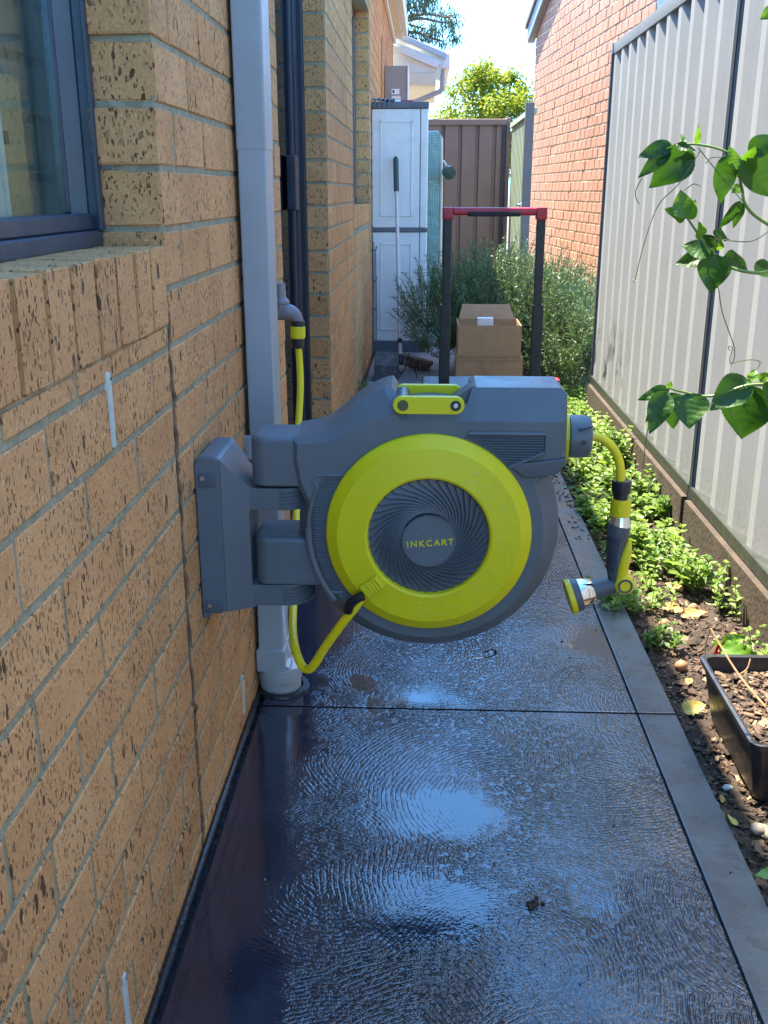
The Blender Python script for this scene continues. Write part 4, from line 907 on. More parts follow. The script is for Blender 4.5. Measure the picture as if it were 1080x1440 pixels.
b = B(); box(b, (-0.11, -0.035, 0.0), (0.11, 0.035, 0.03), 0.008, 2, M); keep(obj("block", b, simple("worn_wood", (0.17, 0.10, 0.065), 0.8, 0.3, 30)), br)
b = B()
for i in range(150): 
    x, y = random.uniform(-0.105, 0.105), random.uniform(-0.03, 0.03); tube(b, [M @ Vector((x, y, 0)), M @ Vector((x + random.gauss(0, 0.008), y + random.gauss(0, 0.012), -0.05))], 0.0016, 3)
o = obj("bristle", b, m_bristle); o['kind'] = 'stuff'; keep(o, br)
# mini greenhouse cover
gh = thing("greenhouse_cover", "tall pale green plastic greenhouse cover standing behind the grey cabinet", "greenhouse", (-0.1, 8.3, 0))
b = B(); pl = [(-0.36, 8.02), (0.10, 8.02), (0.10, 8.5), (-0.36, 8.5)]
prism(b, pl, 1.58, 0.0, 'z', 0.035, 3); bmesh.ops.subdivide_edges(b, edges=[e for e in b.edges if abs(e.verts[0].co.z - e.verts[1].co.z) > 1], cuts=14)
for v in b.verts:
    if 0.02 < v.co.z < 1.5: v.co.x += 0.006 * math.sin(v.co.z * 19 + v.co.y * 3) ; v.co.y += 0.008 * math.sin(v.co.z * 13)
keep(obj("plastic_cover", b, m_film), gh)
b = B(); tube(b, [(0.115, 8.03, 0), (0.115, 8.03, 1.1), (0.108, 8.04, 1.52), (0.07, 8.05, 1.575)], 0.012, 8); keep(obj("zip_edge", b, m_cream), gh)
b = B(); lathe(b, [(0.0, 0.0), (0.025, 0.003), (0.042, 0.014), (0.05, 0.03), (0.05, 0.075), (0.0, 0.08)], (0.155, 7.97, 1.285), (0.25, -1, -0.2), 24); gd = thing("garden_lantern", "dark green glossy dome poking out beside the plastic greenhouse cover", "lantern", (0.155, 8, 1.285)); keep(obj("dome", b, m_dome), gd)
b = B(); tube(b, [(0.15, 8.05, 1.33), (0.13, 8.06, 1.36), (0.09, 8.06, 1.37)], 0.008, 8); keep(obj("hook", b, m_white), gd)
# meter box
mb = thing("meter_box", "taupe metal meter box on the house wall above the grey cabinet", "meter box", (-0.385, 9.6, 1.9))
b = B(); box(b, (-0.388, 9.5, 1.5), (-0.185, 10.0, 2.20), 0.006, 2); keep(obj("case", b, m_meter), mb)
b = B(); box(b, (-0.186, 9.49, 1.5), (-0.176, 10.0, 2.205), 0.002); keep(obj("lid_edge", b, m_white), mb)
b = B(); box(b, (-0.325, 9.498, 1.965), (-0.255, 9.4995, 2.01)); st = obj("warning_sticker", b, m_paper); keep(st, mb)
b = B(); box(b, (-0.315, 9.4955, 1.975), (-0.30, 9.4975, 2.0)); keep(obj("sticker_mark", b, m_black), st)
b = B(); box(b, (-0.325, 9.498, 1.925), (-0.245, 9.4995, 1.952)); keep(obj("faded_sticker", b, m_cabinet), mb)
# wire plant supports leaning in the corner
b = B()
for i in range(3):
    x = -0.372 + 0.010 * i; tube(b, spline([(x, 7.10 + 0.02 * i, 0.02), (x + 0.004, 7.11, 0.4), (x - 0.003, 7.12, 0.85 - 0.05 * i)], 6), 0.0035, 6)
for z in (0.35, 0.55, 0.76): tube(b, spline([(-0.38, 7.08, z), (-0.355, 7.10, z - 0.015), (-0.345, 7.11, z + 0.012)], 5), 0.005, 6)
tag(obj("plant_stakes", b, m_cabtrim), "thin dark wire plant stakes leaning between house wall and cabinet", "stakes")

# ------------------------------------------------------------------ brown end fence and pale gate return
bf = thing("brown_fence", "brown corrugated steel fence closing the far end of the passage", "fence", (0.3, 10.0, 0))
def profile_sheet(b, pts, z0, z1, nz=1, along='x', base=0.0):
    """pts: (s, depth) along the run; vertical sheet"""
    rows = []
    for z in np.linspace(z0, z1, nz + 1):
        rows.append([b.verts.new((s, base + d, z) if along == 'x' else (base + d, s, z)) for s, d in pts])
    for a, c in zip(rows, rows[1:]):
        for i in range(len(pts) - 1): b.faces.new((a[i], a[i + 1], c[i + 1], c[i]))
b = B()
pts = []
for i in range(-6, 6):
    x = 0.005 + i * 0.163
    pts += [(x, 0.0), (x + 0.125, 0.0), (x + 0.130, 0.028), (x + 0.158, 0.028)]
pts = [(min(x, 0.745), d) for x, d in pts]
profile_sheet(b, pts, 0.0, 1.74, 1, 'x', 10.0); keep(obj("sheet", b, m_bfence, None, 20), bf)
b = B(); box(b, (-1.0, 9.975, 1.735), (0.775, 10.045, 1.79), 0.004); keep(obj("top_rail", b, m_bfence), bf)
b = B(); box(b, (0.748, 9.965, 0.0), (0.785, 10.05, 1.80), 0.004); keep(obj("post", b, m_gpost), bf)
b = B(); box(b, (0.705, 9.985, 0.0), (0.746, 9.998, 1.735), 0.002); keep(obj("end_channel", b, m_bfdark), bf)
gt = thing("side_gate", "pale green steel side gate standing open in front of brown fence", "gate", (0.775, 9, 0))
b = B(); pts = []
for i in range(14):
    y = 8.03 + i * 0.135; pts += [(y, 0.0), (y + 0.06, 0.0), (y + 0.075, 0.018), (y + 0.12, 0.018)]
profile_sheet(b, pts, 0.1, 1.70, 1, 'y', 0.79); keep(obj("sheet", b, m_palegreen, None, 20), gt)
b = B(); box(b, (0.775, 8.03, 1.70), (0.83, 9.95, 1.745), 0.004); keep(obj("top_rail", b, m_palegreen), gt)
b = B(); box(b, (0.735, 7.965, 0.0), (0.80, 8.025, 1.775), 0.004); keep(obj("gate_post", b, m_gpost), gt)
b = B(); box(b, (0.72, 7.985, 1.02), (0.79, 8.06, 1.06), 0.006, 2); lathe(b, [(0, 0), (0.012, 0), (0.012, 0.05)], (0.70, 8.0, 1.04), (1, 0, 0), 10); keep(obj("latch", b, m_chrome), gt)

# ------------------------------------------------------------------ red brick neighbour (right)
ang = math.atan2(-0.30, 3.5)           # the wall leans in a little with distance
nbh = thing("red_brick_house", "sunlit red brick neighbour house beyond the grey fence", "house", (1.51, 7.32, 0), (0, 0, -ang))
bpy.context.view_layer.update()
LW = 4.28
def gab(y): return 2.72 + max(0, (LW - y)) * 0.40
b = B()
prism(b, [(0.0, -0.1), (LW - 0.004, -0.1), (LW - 0.004, 2.72), (0.0, 4.30)], 0.0055, 0.106, 'x'); wv = obj("wall", b, m_rmortar, nbh)
b = B(); box(b, (0.107, 0.006, -0.1), (6, 0.11, 4.6)); obj("front_wall", b, m_rmortar, nbh)
b = B(); box(b, (0.107, LW - 0.1, -0.1), (6, LW, 2.7)); obj("rear_wall", b, m_rmortar, nbh)
bl = []
RP = 0.165; RC = 0.086
for k in range(0, 52):
    z0 = 0.02 + RC * k; ph = (k % 2) * RP / 2; y = -ph
    while y < LW:
        a, e = max(y, 0), min(y + RP, LW)
        if e - a > 0.03 and z0 + RC < gab((a + e) / 2) + 0.05: bl.append((Vector((0.05 + random.gauss(0, 0.0012), (a + e) / 2, z0 + RC / 2)), e - a - 0.013, 0.10, RC - 0.013))
        y += RP
NM = Matrix.Translation((1.51, 7.32, 0)) @ Matrix.Rotation(-ang, 4, 'Z')
def seen_n(b_):
    c = NM @ b_[0]; q = cam_inv @ c; u = q.x / -q.z * 34.5 / 36 * 4 / 3; w_ = q.y / -q.z * 34.5 / 36
    if abs(u) > 0.52 or abs(w_) > 0.515: return -1
    if c.z < 0.35: return -0.6
    if u > (858 - 540) / 1080 and w_ < 0.45: return -0.5
    return b_[1] * b_[3] * abs((c - CAMP).normalized().x) / (c - CAMP).length ** 2
place_bricks(bl, wv, m_rbrick, "far_brickwork", M=1, score=seen_n)
# return wall bricks
V = []; F = []
fr = []
for k in range(0, 52):
    x = 0.0 - (k % 2) * 0.12
    while x < 1.2:
        a, e = max(x, 0.0), x + 0.24
        me = brick_mesh(0.095, e - a - 0.01, RC - 0.01, k % 4, m_rbrick); kx = len(V); c = Vector(((a + e) / 2 + (0.1005 if a == 0 else 0), 0.047, 0.02 + RC * k + RC / 2))
        if a > 0.05: V.extend([v.co + c for v in me.vertices]); F.extend([tuple(kx + q for q in p.vertices) for p in me.polygons])
        x += 0.24
o = obj("return_brickwork", pymesh("return_brickwork", V, F, [m_rbrick]), None, nbh); o['kind'] = 'stuff'
# raked verge: dark barge and roof
b = B(); prism(b, [(LW + 0.10, 2.66), (LW + 0.12, 2.82), (-0.2, 4.55), (-0.2, 4.37)], -0.075, 0.004, 'x', 0.006, 1); obj("barge_board", b, m_rail, nbh)
b = B(); prism(b, [(LW + 0.14, 2.80), (LW + 0.14, 2.86), (-0.2, 4.60), (-0.2, 4.54)], -0.10, 6.0, 'x', 0.006, 1); obj("roof", b, m_gpost, nbh)

# ------------------------------------------------------------------ grey corrugated fence (right)
gf = thing("grey_fence", "grey corrugated steel fence with dark posts along the garden bed", "fence", (0.93, 3.3, 0))
XFN = 0.93
def fence_panel(ya, yb):
    b = B(); pts = []; y = yb - 0.012
    P_ = 0.188
    pts.append((y, 0.0))
    while y - P_ > ya + 0.01:
        pts += [(y - 0.044, 0.0), (y - 0.048, 0.001), (y - 0.172, 0.037), (y - 0.180, 0.037), (y - 0.187, 0.001), (y - P_, 0.0)]; y -= P_
    pts += [(max(y - 0.05, ya + 0.01), 0.0), (ya + 0.005, 0.02)]
    profile_sheet(b, pts, 0.165, 1.80, 1, 'y', XFN); keep(obj("sheet", b, m_gfence, None, 15), gf)
    b = B(); prism(b, [(XFN - 0.003, 1.792), (XFN - 0.006, 1.815), (XFN - 0.006, 1.838), (XFN + 0.036, 1.838), (XFN + 0.036, 1.792)], ya, yb, 'y', 0.0); keep(obj("top_rail", b, m_rail), gf)
    b = B(); box(b, (XFN - 0.012, ya, 0.128), (XFN + 0.03, yb, 0.172), 0.003); keep(obj("bottom_rail", b, m_railgreen), gf)
    b = B(); box(b, (XFN - 0.030, ya + 0.004, -0.06), (XFN + 0.02, yb - 0.004, 0.127), 0.004, 2); keep(obj("sleeper", b, m_timber), gf)
P1, P2 = 5.44, 3.285
for ya, yb in ((P2, P1), (P2 - 2.155, P2), (P2 - 4.31, P2 - 2.155)): fence_panel(ya + 0.016, yb - 0.016)
for y in (P1, P2, P2 - 2.155):
    b = B(); box(b, (XFN - 0.010, y - 0.019, -0.05), (XFN + 0.036, y + 0.019, 1.842), 0.003); keep(obj("post", b, m_navypost), gf)
b = B(); box(b, (XFN - 0.011, P1 - 0.02, 1.79), (XFN + 0.038, P1 + 0.021, 1.846), 0.003); keep(obj("post_cap", b, m_rail), gf)
# scuffs on the sheet
# ------------------------------------------------------------------ vegetation helpers
def quat_to(d, up):
    d = d.normalized(); s = d.cross(up)
    if s.length < 1e-4: s = d.cross(Vector((1, 0, 0)))
    s.normalize(); return d, s, s.cross(d)
def leaf_grid(L, Wd, serr=0.06, curl=0.15, fold=0.25, n=12, lobes=0.0, ph=0.0, quilt=0.0, vein=0.0):
    """leaf along +x from the origin, z up; returns V,F"""
    V = []; F = []; m = 6
    for i in range(n + 1):
        t = i / n; w = math.sin(math.pi * min(1, t ** 0.72)) ** 0.85 * (1 - 0.28 * t)
        if lobes: w *= 1 + lobes * math.exp(-((t - 0.28) / 0.12) ** 2) - lobes * 0.55 * math.exp(-((t - 0.5) / 0.08) ** 2)
        w = max(w, 0.012)
        for j in range(-m // 2, m // 2 + 1):
            s = j / (m / 2); ww = Wd / 2 * w * s
            if abs(s) == 1: ww *= 1 + (serr if i % 2 else -serr)
            x = L * t; z = -curl * L * t * t + abs(s) * Wd / 2 * w * fold + 0.035 * L * math.sin(t * 9 + ph + s * 2) * abs(s)
            z += vein * L * math.sin(2 * math.pi * (6.5 * t - 1.0 * abs(s))) * (1 - abs(s) ** 3)
            z += quilt * L * (math.sin(t * 30) * math.cos(s * 6))
            if i % 2 == 1 and abs(s) not in (0, 1): z -= 0.008 * L
            V.append(Vector((x, ww, z)))
    for i in range(n):
        for j in range(m): a = i * (m + 1) + j; F.append((a, a + 1, a + m + 2, a + m + 1))
    return V, F
def place_leaf(name, mat, base, tip, face, width, parent, curl=0.12, fold=0.22, lobes=0.0, serr=0.05, quilt=0.0, n=12, vein=0.0):
    base = Vector(base); tip = Vector(tip); d = tip - base; L = d.length
    V, F = leaf_grid(L, L * width, serr, curl, fold, n, lobes, random.uniform(0, 6), quilt, vein)
    dx, sy, nz = quat_to(d, Vector(face)); M = Matrix((dx, -sy, nz)).transposed()
    o = obj(name, pymesh(name, [base + M @ v for v in V], F, [mat], smooth=True))
    if parent: keep(o, parent)
    return o
# passion vine: coordinates were measured off the photograph and are plain metres here
SH = 1.0
def P(px, py, Y):
    """metric point of a sketch coordinate (pixels of a 1080 x 1440 survey sketch) on the plane y = Y"""
    f = 1380.0; th = math.atan(450 / f); ps = math.atan(60 * math.cos(th) / f)
    fw = Vector((-math.sin(ps) * math.cos(th), math.cos(ps) * math.cos(th), -math.sin(th))); rt = Vector((math.cos(ps), math.sin(ps), 0)); up = rt.cross(fw)
    d = fw * f + rt * (px - 540) - up * (py - 720); return Vector((0, 0, 1.134)) + d * (Y / d.y)
vine_defs = [
 ("passion_vine", "upper passion vine shoot with tendrils in front of grey fence", [(1340, 520), (1120, 352), (1055, 297), (1043, 265), (1037, 237), (1022, 214), (980, 203), (942, 205)], 2.00, 0.0032, [
   ((972, 208), (914, 265), .62, 0.2, 0), ((944, 203), (896, 221), .45, 0.1, 0), ((942, 208), (899, 249), .38, .3, 0), ((973, 212), (958, 254), .34, .2, 0), ((950, 204), (978, 211), .4, .1, 0),
   ((980, 203), (983, 176), .28, .1, 1), ((962, 200), (958, 187), .4, .1, 1), ((1022, 218), (1014, 289), .46, .1, 0), ((1040, 250), (1062, 206), .6, .1, 1), ((1036, 238), (1026, 205), .5, .1, 1),
   ((1047, 216), (1086, 277), .70, .15, 0), ((1052, 213), (1098, 192), .62, .2, 0), ((1042, 283), (1011, 324), .30, .2, 0), ((1043, 285), (1031, 321), .40, .25, 0), ((1042, 262), (1030, 271), .6, .1, 1)]),
 ("passion_vine", "middle passion vine shoot with a hanging coiled tendril before the fence post", [(1340, 470), (1120, 385), (1065, 384), (1030, 377), (1010, 362), (990, 340), (966, 306)], 1.96, 0.0032, [
   ((963, 308), (957, 266), .66, .1, 1), ((963, 308), (937, 292), .55, .15, 1), ((965, 307), (978, 282), .55, .1, 1), ((1003, 356), (958, 343), .65, .15, 0), ((1003, 360), (947, 371), .5, .1, 0), ((1005, 345), (985, 330), .5, .1, 0),
   ((1008, 358), (999, 412), .80, .1, 0), ((1018, 360), (1056, 377), .5, .2, 0), ((1003, 328), (1029, 336), .42, .1, 0), ((1008, 352), (1013, 336), .8, .1, 1), ((1062, 383), (1098, 372), .6, .2, 0), ((985, 335), (984, 312), .5, .1, 1)]),
 ("passion_vine", "lowest passion vine shoot with large glossy leaves above the mint bed", [(1340, 600), (1120, 552), (1060, 541), (1000, 557), (960, 551), (938, 545)], 1.92, 0.0032, [
   ((941, 548), (897, 560), .42, .3, 0), ((937, 550), (914, 609), .5, .2, 0), ((943, 552), (949, 604), .62, .15, 0), ((972, 553), (969, 602), .92, .1, 0), ((932, 552), (908, 593), .3, .3, 0), ((940, 547), (944, 536), .7, .1, 1),
   ((1052, 533), (999, 576), .62, .1, 0), ((1056, 541), (1044, 619), .80, .1, 0), ((1072, 542), (1100, 566), .6, .1, 0), ((1057, 537), (1062, 518), .6, .1, 1), ((1068, 535), (1085, 524), .6, .1, 1)])]
tend = [[[(985, 212), (955, 258), (925, 290), (905, 345), (894, 390), (891, 394), (893, 397), (896, 392)], [(903, 250), (894, 268), (895, 280), (899, 287)], [(982, 208), (1010, 243), (1043, 282)], [(962, 268), (975, 259), (986, 262)], [(993, 230), (1000, 222), (1018, 221)]],
        [[(1010, 403), (1016, 440), (1031, 483), (1033, 500), (1029, 512), (1026, 505), (1030, 490), (1024, 487), (1026, 493)], [(1031, 510), (1052, 506), (1068, 508), (1066, 517), (1059, 523)], [(998, 335), (1045, 340), (1065, 336), (1085, 322)]],
        [[(921, 572), (912, 600), (907, 630), (904, 660)], [(1032, 555), (1026, 575), (1032, 585)]]]
for (nm, lab, stem, Y, r, leaves), tds in zip(vine_defs, tend):
    t = thing(nm, lab, "vine", P(*stem[1], Y), group="passion vine shoots in front of the grey fence")
    pp = [P(*q, Y + 0.01 * math.sin(i * 2.1)) for i, q in enumerate(stem)]; pp[0].x = min(pp[0].x, 0.925)
    b = B(); tube(b, spline(pp, 8), [r * 1.05, r, r * 0.8, r * 0.6], 8); keep(obj("stem", b, m_stem), t)
    for (a, e, w, cu, young) in leaves:
        y0 = Y + random.uniform(-0.02, 0.02); y1 = y0 + random.uniform(-0.035, 0.03)
        fx = Vector((random.uniform(-0.35, 0.25), -1.0, random.uniform(0.1, 0.75)))
        place_leaf("leaf", m_young if young else m_vine, P(*a, y0), P(*e, y1), fx, w * 1.22, t, cu * 0.6, random.uniform(0.1, 0.35), 0.0, 0.02, 0.0, 30, 0.009)
    for td in tds:
        b = B(); tube(b, spline([P(*q, Y - 0.012 + 0.004 * i) for i, q in enumerate(td)], 6), [0.0011, 0.0010, 0.0008], 5); keep(obj("tendril", b, m_tendril), t)
t = thing("vine_tip", "single bright vine leaf tip at the upper right edge by the fence", "leaf", P(1090, 20, 2.0))
place_leaf("leaf", m_young, P(1090, 12, 2.0), P(1069, 27, 2.0), (0, -1, 0.3), 0.9, t)
b = B(); tube(b, [P(1089, 13, 2.0), P(1160, -40, 2.02)], 0.0015, 6); keep(obj("stem", b, m_stem), t)

# mint and other herbs
class Veg:
    def __init__(s): s.V = []; s.F = []
    def leaf6(s, p, d, up, L, Wd, fold=0.25):
        d, sd, nz = quat_to(d, up); k = len(s.V)
        s.V += [p, p + d * L * 0.45 + sd * Wd / 2 + nz * Wd * fold, p + d * L * 0.45 - nz * 0.0, p + d * L * 0.45 - sd * Wd / 2 + nz * Wd * fold, p + d * L - nz * L * 0.12]
        s.V += [p + d * L * 0.8 + sd * Wd * 0.3 + nz * Wd * fold * 0.4, p + d * L * 0.8 - sd * Wd * 0.3 + nz * Wd * fold * 0.4]
        s.F += [(k, k + 2, k + 1), (k, k + 3, k + 2), (k + 2, k + 4, k + 5), (k + 1, k + 2, k + 5), (k + 2, k + 6, k + 4), (k + 2, k + 3, k + 6)]
    def needle(s, p, d, L, w):
        a, _ = frame_of(d); a = Matrix.Rotation(random.uniform(0, 6.28), 3, d) @ a; k = len(s.V)
        s.V += [p, p + d * L * 0.4 + a * w, p + d * L, p + d * L * 0.4 - a * w]; s.F.append((k, k + 1, k + 2, k + 3))
    def stick(s, a, b_, r):
        k = len(s.V); d = (b_ - a).normalized(); u, w = frame_of(d)
        for q in (a, b_):
            for i in range(3): s.V.append(q + (u * math.cos(i * 2.1) + w * math.sin(i * 2.1)) * r)
        for i in range(3): s.F.append((k + i, k + (i + 1) % 3, k + 3 + (i + 1) % 3, k + 3 + i))
def mint_stem(vg, p, h, lean, lsize, pairs=None):
    d = Vector((lean[0], lean[1], 1)).normalized(); n = pairs or max(3, int(h / 0.022)); top = p + d * h
    vg.stick(p, top, 0.0013); a0 = random.uniform(0, 6.28)
    for i in range(n):
        t = (i + 1) / n; q = p + d * h * t; s = lsize * (0.55 + 0.55 * math.sin(math.pi * min(1, 0.25 + t * 0.75))); a = a0 + (i % 2) * 1.57 + random.gauss(0, 0.25)
        for sg in (0, math.pi):
            ld = Vector((math.cos(a + sg), math.sin(a + sg), random.uniform(0.05, 0.75) + 0.35 * t))
            vg.leaf6(q, ld, Vector((0, 0, 1)), s, s * random.uniform(0.6, 0.78))
    for i in range(3):
        a = i * 2.1 + a0; vg.leaf6(top, Vector((math.cos(a), math.sin(a), 1.2)), Vector((math.cos(a) * -1, 0.1, 1)), lsize * 0.45, lsize * 0.3)
vg = Veg(); vd = Veg()
for _ in range(900):
    y = 2.75 + random.random() ** 1.25 * 3.2; xa = 0.60 if y > 2.9 else 0.68; x = random.uniform(xa, 0.885)
    if y < 3.3 and random.random() < 0.5: continue
    if math.sin(x * 31 + y * 9) + math.sin(y * 13 - x * 17) + random.gauss(0, 0.5) < -0.9: continue
    h = random.uniform(0.06, 0.17) * (0.75 + 0.25 * math.sin(y * 3 + x * 9)) + (0.02 if y > 4 else 0)
    if x < 0.635: h *= 0.6
    mint_stem(vg if random.random() < 0.72 else vd, Vector((x, y, soil_z(x, y))), h, (random.gauss(-0.08, 0.3), random.gauss(-0.1, 0.3)), random.choice((0.020, 0.028, 0.036, 0.046)))
tag(obj("mint_bed", pymesh("mint_bed", vg.V, vg.F, [m_mint])), kind='stuff'); tag(obj("mint_undergrowth", pymesh("mint_undergrowth", vd.V, vd.F, [m_mintd])), kind='stuff')
def herb(name, lab, spots, mat, cat="plant", group=None, ls=0.024):
    t = thing(name, lab, cat, spots[0][0], group=group); vv = Veg()
    for (p, h, le) in spots: mint_stem(vv, Vector(p), h, le, ls * random.uniform(0.85, 1.1))
    keep(obj("foliage", pymesh("foliage", vv.V, vv.F, [mat])), t)
sp = lambda x, y, n, s, h: [((x + random.gauss(0, s), y + random.gauss(0, s), -0.02), h * random.uniform(0.6, 1.1), (random.gauss(0, 0.3), random.gauss(0, 0.3))) for _ in range(n)]
herb("mint_plant", "rounded mint clump at the front of the bed overhanging the path edge", sp(0.625, 2.42, 14, 0.025, 0.06), m_mintd, ls=0.026)
herb("mint_plant", "leafy mint clump beside the grey border strip below the spray gun", sp(0.622, 2.66, 26, 0.045, 0.09), m_mint, ls=0.028)
herb("mint_plant", "tall upright mint sprig against the timber sleeper nearest the black tub", sp(0.862, 2.33, 5, 0.02, 0.12), m_mint)
herb("mint_plant", "pale mint sprig against the timber sleeper behind the red chard stem", sp(0.860, 2.62, 6, 0.022, 0.14), m_mint)
herb("mint_plant", "grey green mint tuft in the middle of the bare soil", sp(0.80, 2.92, 12, 0.035, 0.12), m_mint)
herb("mint_plant", "single young mint stem leaning over the far end of the timber sleeper", sp(0.80, 4.95, 3, 0.02, 0.26), m_mint)
herb("mint_plant", "small mint seedling at the right frame edge beside the tub corner", sp(0.895, 2.2, 3, 0.015, 0.09), m_mint)
# dead leaves, shells, stones
def dead(lab, x, y, L, w, rz, mat, z=0.004, curl=-0.35):
    t = thing("dead_leaf", lab, "dead leaf", (x, y, z), group="fallen leaves on the garden soil")
    d = Vector((math.cos(rz), math.sin(rz), 0.12)); place_leaf("blade", mat, Vector((x, y, soil_z(x, y) + 0.006)), Vector((x, y, soil_z(x, y) + 0.006)) + d * L, (0, -0.4, 1), w, t, curl=random.uniform(-0.2, 0.25), fold=0.35, serr=0.1)
dead("large crinkled yellow leaf lying against the black tub", 0.612, 2.06, 0.06, 0.8, 0.3, m_yleaf)
dead("long orange brown leaf lying across the soil behind the chard", 0.735, 2.60, 0.085, 0.5, 0.1, m_deadleaf)
dead("curled orange leaf beside the mint tuft in the bare soil", 0.79, 2.78, 0.065, 0.55, 2.4, m_deadleaf)
dead("ragged tan leaf next to the brown snail shells", 0.70, 2.66, 0.07, 0.6, -0.4, m_deadleaf)
dead("small yellow leaf on the soil left of the tub rim", 0.655, 2.20, 0.032, 0.6, 0.8, m_yleaf)
dead("brown leaf scrap between the chard and the sleeper", 0.83, 2.42, 0.05, 0.5, 1.1, m_deadleaf)
dead("pale leaf scrap by the path edge near the bottom right stones", 0.607, 1.62, 0.028, 0.45, 2.0, m_yleaf)
dead("narrow orange leaf by the path edge beside the tub shadow", 0.603, 1.70, 0.03, 0.4, 1.4, m_deadleaf)
random.seed(21)
for lab, x, y, r in (("round brown snail shell on the soil below the mint", 0.672, 2.53, 0.014), ("brown snail shell nearest the fence among dead leaves", 0.785, 2.66, 0.014), ("reddish snail shell in the soil behind the tub", 0.655, 2.27, 0.015), ("tan snail shell deep in the bed beside the mint tuft", 0.72, 2.98, 0.015)):
    b = B()
    for i in range(5):                       # coiled whorls
        a = i * 0.9; rr = r * (1 - i * 0.17); bmesh.ops.create_uvsphere(b, u_segments=12, v_segments=8, radius=rr, matrix=Matrix.Translation((math.cos(a) * r * 0.35, math.sin(a) * r * 0.35, rr * 0.8 + i * r * 0.10)))
    o = obj("snail_shell", b, m_shell, None, 60, (x, y, soil_z(x, y))); tag(o, lab, "snail shell", "snail shells on the soil")
def stone(lab, x, y, r, mat, z=None):
    b = B(); bmesh.ops.create_icosphere(b, subdivisions=2, radius=r)
    for v in b.verts: v.co = Vector((v.co.x * 1.2, v.co.y, v.co.z * 0.7)) * (1 + random.gauss(0, 0.07))
    o = obj("stone", b, mat, None, 60, (x, y, (soil_z(x, y) if z is None else z) + r * 0.4)); tag(o, lab, "stone", "loose stones on the soil")
stone("small bluish white stone in the dark soil beside the tub", 0.633, 1.765, 0.0095, m_wstone)
stone("flat tan stone below the near corner of the tub", 0.642, 1.60, 0.016, m_stone)
stone("angular tan stone at the right frame edge below the tub", 0.665, 1.575, 0.02, m_stone)
stone("grey tan stone nearest the bottom right leaf", 0.655, 1.53, 0.014, m_stone)

# black planter tub
tb = thing("planter_tub", "black rectangular plastic planter tub at the right edge of the bed", "planter", (0.77, 1.86, 0))
bpy.context.view_layer.update()
tx0, tx1, ty0, ty1, tz = 0.634, 0.905, 1.665, 2.055, 0.132
def rrect(x0, y0, x1, y1, r, n=5):
    o_ = []
    for cx_, cy_, a in ((x1 - r, y1 - r, 0), (x0 + r, y1 - r, 90), (x0 + r, y0 + r, 180), (x1 - r, y0 + r, 270)):
        o_ += [(cx_ + r * math.cos(R(a + 90 * i / n)), cy_ + r * math.sin(R(a + 90 * i / n))) for i in range(n + 1)]
    return o_
b = B(); rings = []
for (ins, z) in ((0.030, -0.01), (0.028, 0.0), (0.006, 0.118), (0.000, 0.119), (-0.002, 0.132), (0.004, 0.134), (0.010, 0.131), (0.012, 0.118), (0.018, 0.07)):
    rings.append([b.verts.new((x, y, z)) for x, y in rrect(tx0 + ins, ty0 + ins, tx1 - ins, ty1 - ins, 0.022)])
for p, q in zip(rings, rings[1:]):
    for i in range(len(p)): b.faces.new((p[i], p[(i + 1) % len(p)], q[(i + 1) % len(p)], q[i]))
b.faces.new(rings[0][::-1]); bmesh.ops.recalc_face_normals(b, faces=b.faces[:]); keep(obj("tub", b, m_tub), tb)
V = []; F = []; n1, n2 = 14, 20
for j in range(n2 + 1):
    for i in range(n1 + 1): V.append((tx0 + 0.016 + (tx1 - tx0 - 0.032) * i / n1, ty0 + 0.016 + (ty1 - ty0 - 0.032) * j / n2, 0.093 + random.gauss(0, 0.004)))
for j in range(n2):
    for i in range(n1): a = j * (n1 + 1) + i; F.append((a, a + 1, a + n1 + 2, a + n1 + 1))
keep(obj("potting_mix", pymesh("potting_mix", V, F, [m_soil], smooth=True)), tb)
V = []; F = []
for _ in range(900):
    L = random.choice((0.003, 0.005, 0.008, 0.012)); chip((random.uniform(tx0 + 0.02, tx1 - 0.02), random.uniform(ty0 + 0.02, ty1 - 0.02), 0.094 + random.uniform(0, 0.006)), L, L * random.uniform(0.3, 0.8), 0.002, random.uniform(0, 6.3), random.gauss(0, 0.3))
o = obj("tub_mulch", pymesh("tub_mulch", V, F, [m_mulch])); o['kind'] = 'stuff'; keep(o, tb)
tw = thing("dry_stalk", "dry brown forked stalk leaning out of the black tub", "stalk", (0.73, 1.88, 0.1))
b = B(); tube(b, spline([(0.735, 1.86, 0.095), (0.70, 1.95, 0.125), (0.672, 2.02, 0.165), (0.655, 2.06, 0.195)], 6), [0.0028, 0.0022, 0.0016], 6); tube(b, spline([(0.695, 1.96, 0.13), (0.715, 1.97, 0.140), (0.725, 1.985, 0.157)], 5), 0.0014, 5); tube(b, spline([(0.655, 2.06, 0.195), (0.652, 2.07, 0.15), (0.651, 2.06, 0.10)], 5), 0.0016, 5); keep(obj("stalk", b, m_twig), tw)
b = B()
for i in range(14): tube(b, spline([(0.74 + random.gauss(0, 0.01), 1.84 + random.gauss(0, 0.02), 0.095), (0.745 + random.gauss(0, 0.02), 1.85, 0.125), (0.75 + random.gauss(0, 0.02), 1.84 + random.gauss(0, 0.03), 0.15 + random.gauss(0, 0.015))], 4), 0.0012, 4)
tag(obj("dry_tuft", b, m_twig), "dry brown seedling tuft standing in the black tub", "plant")
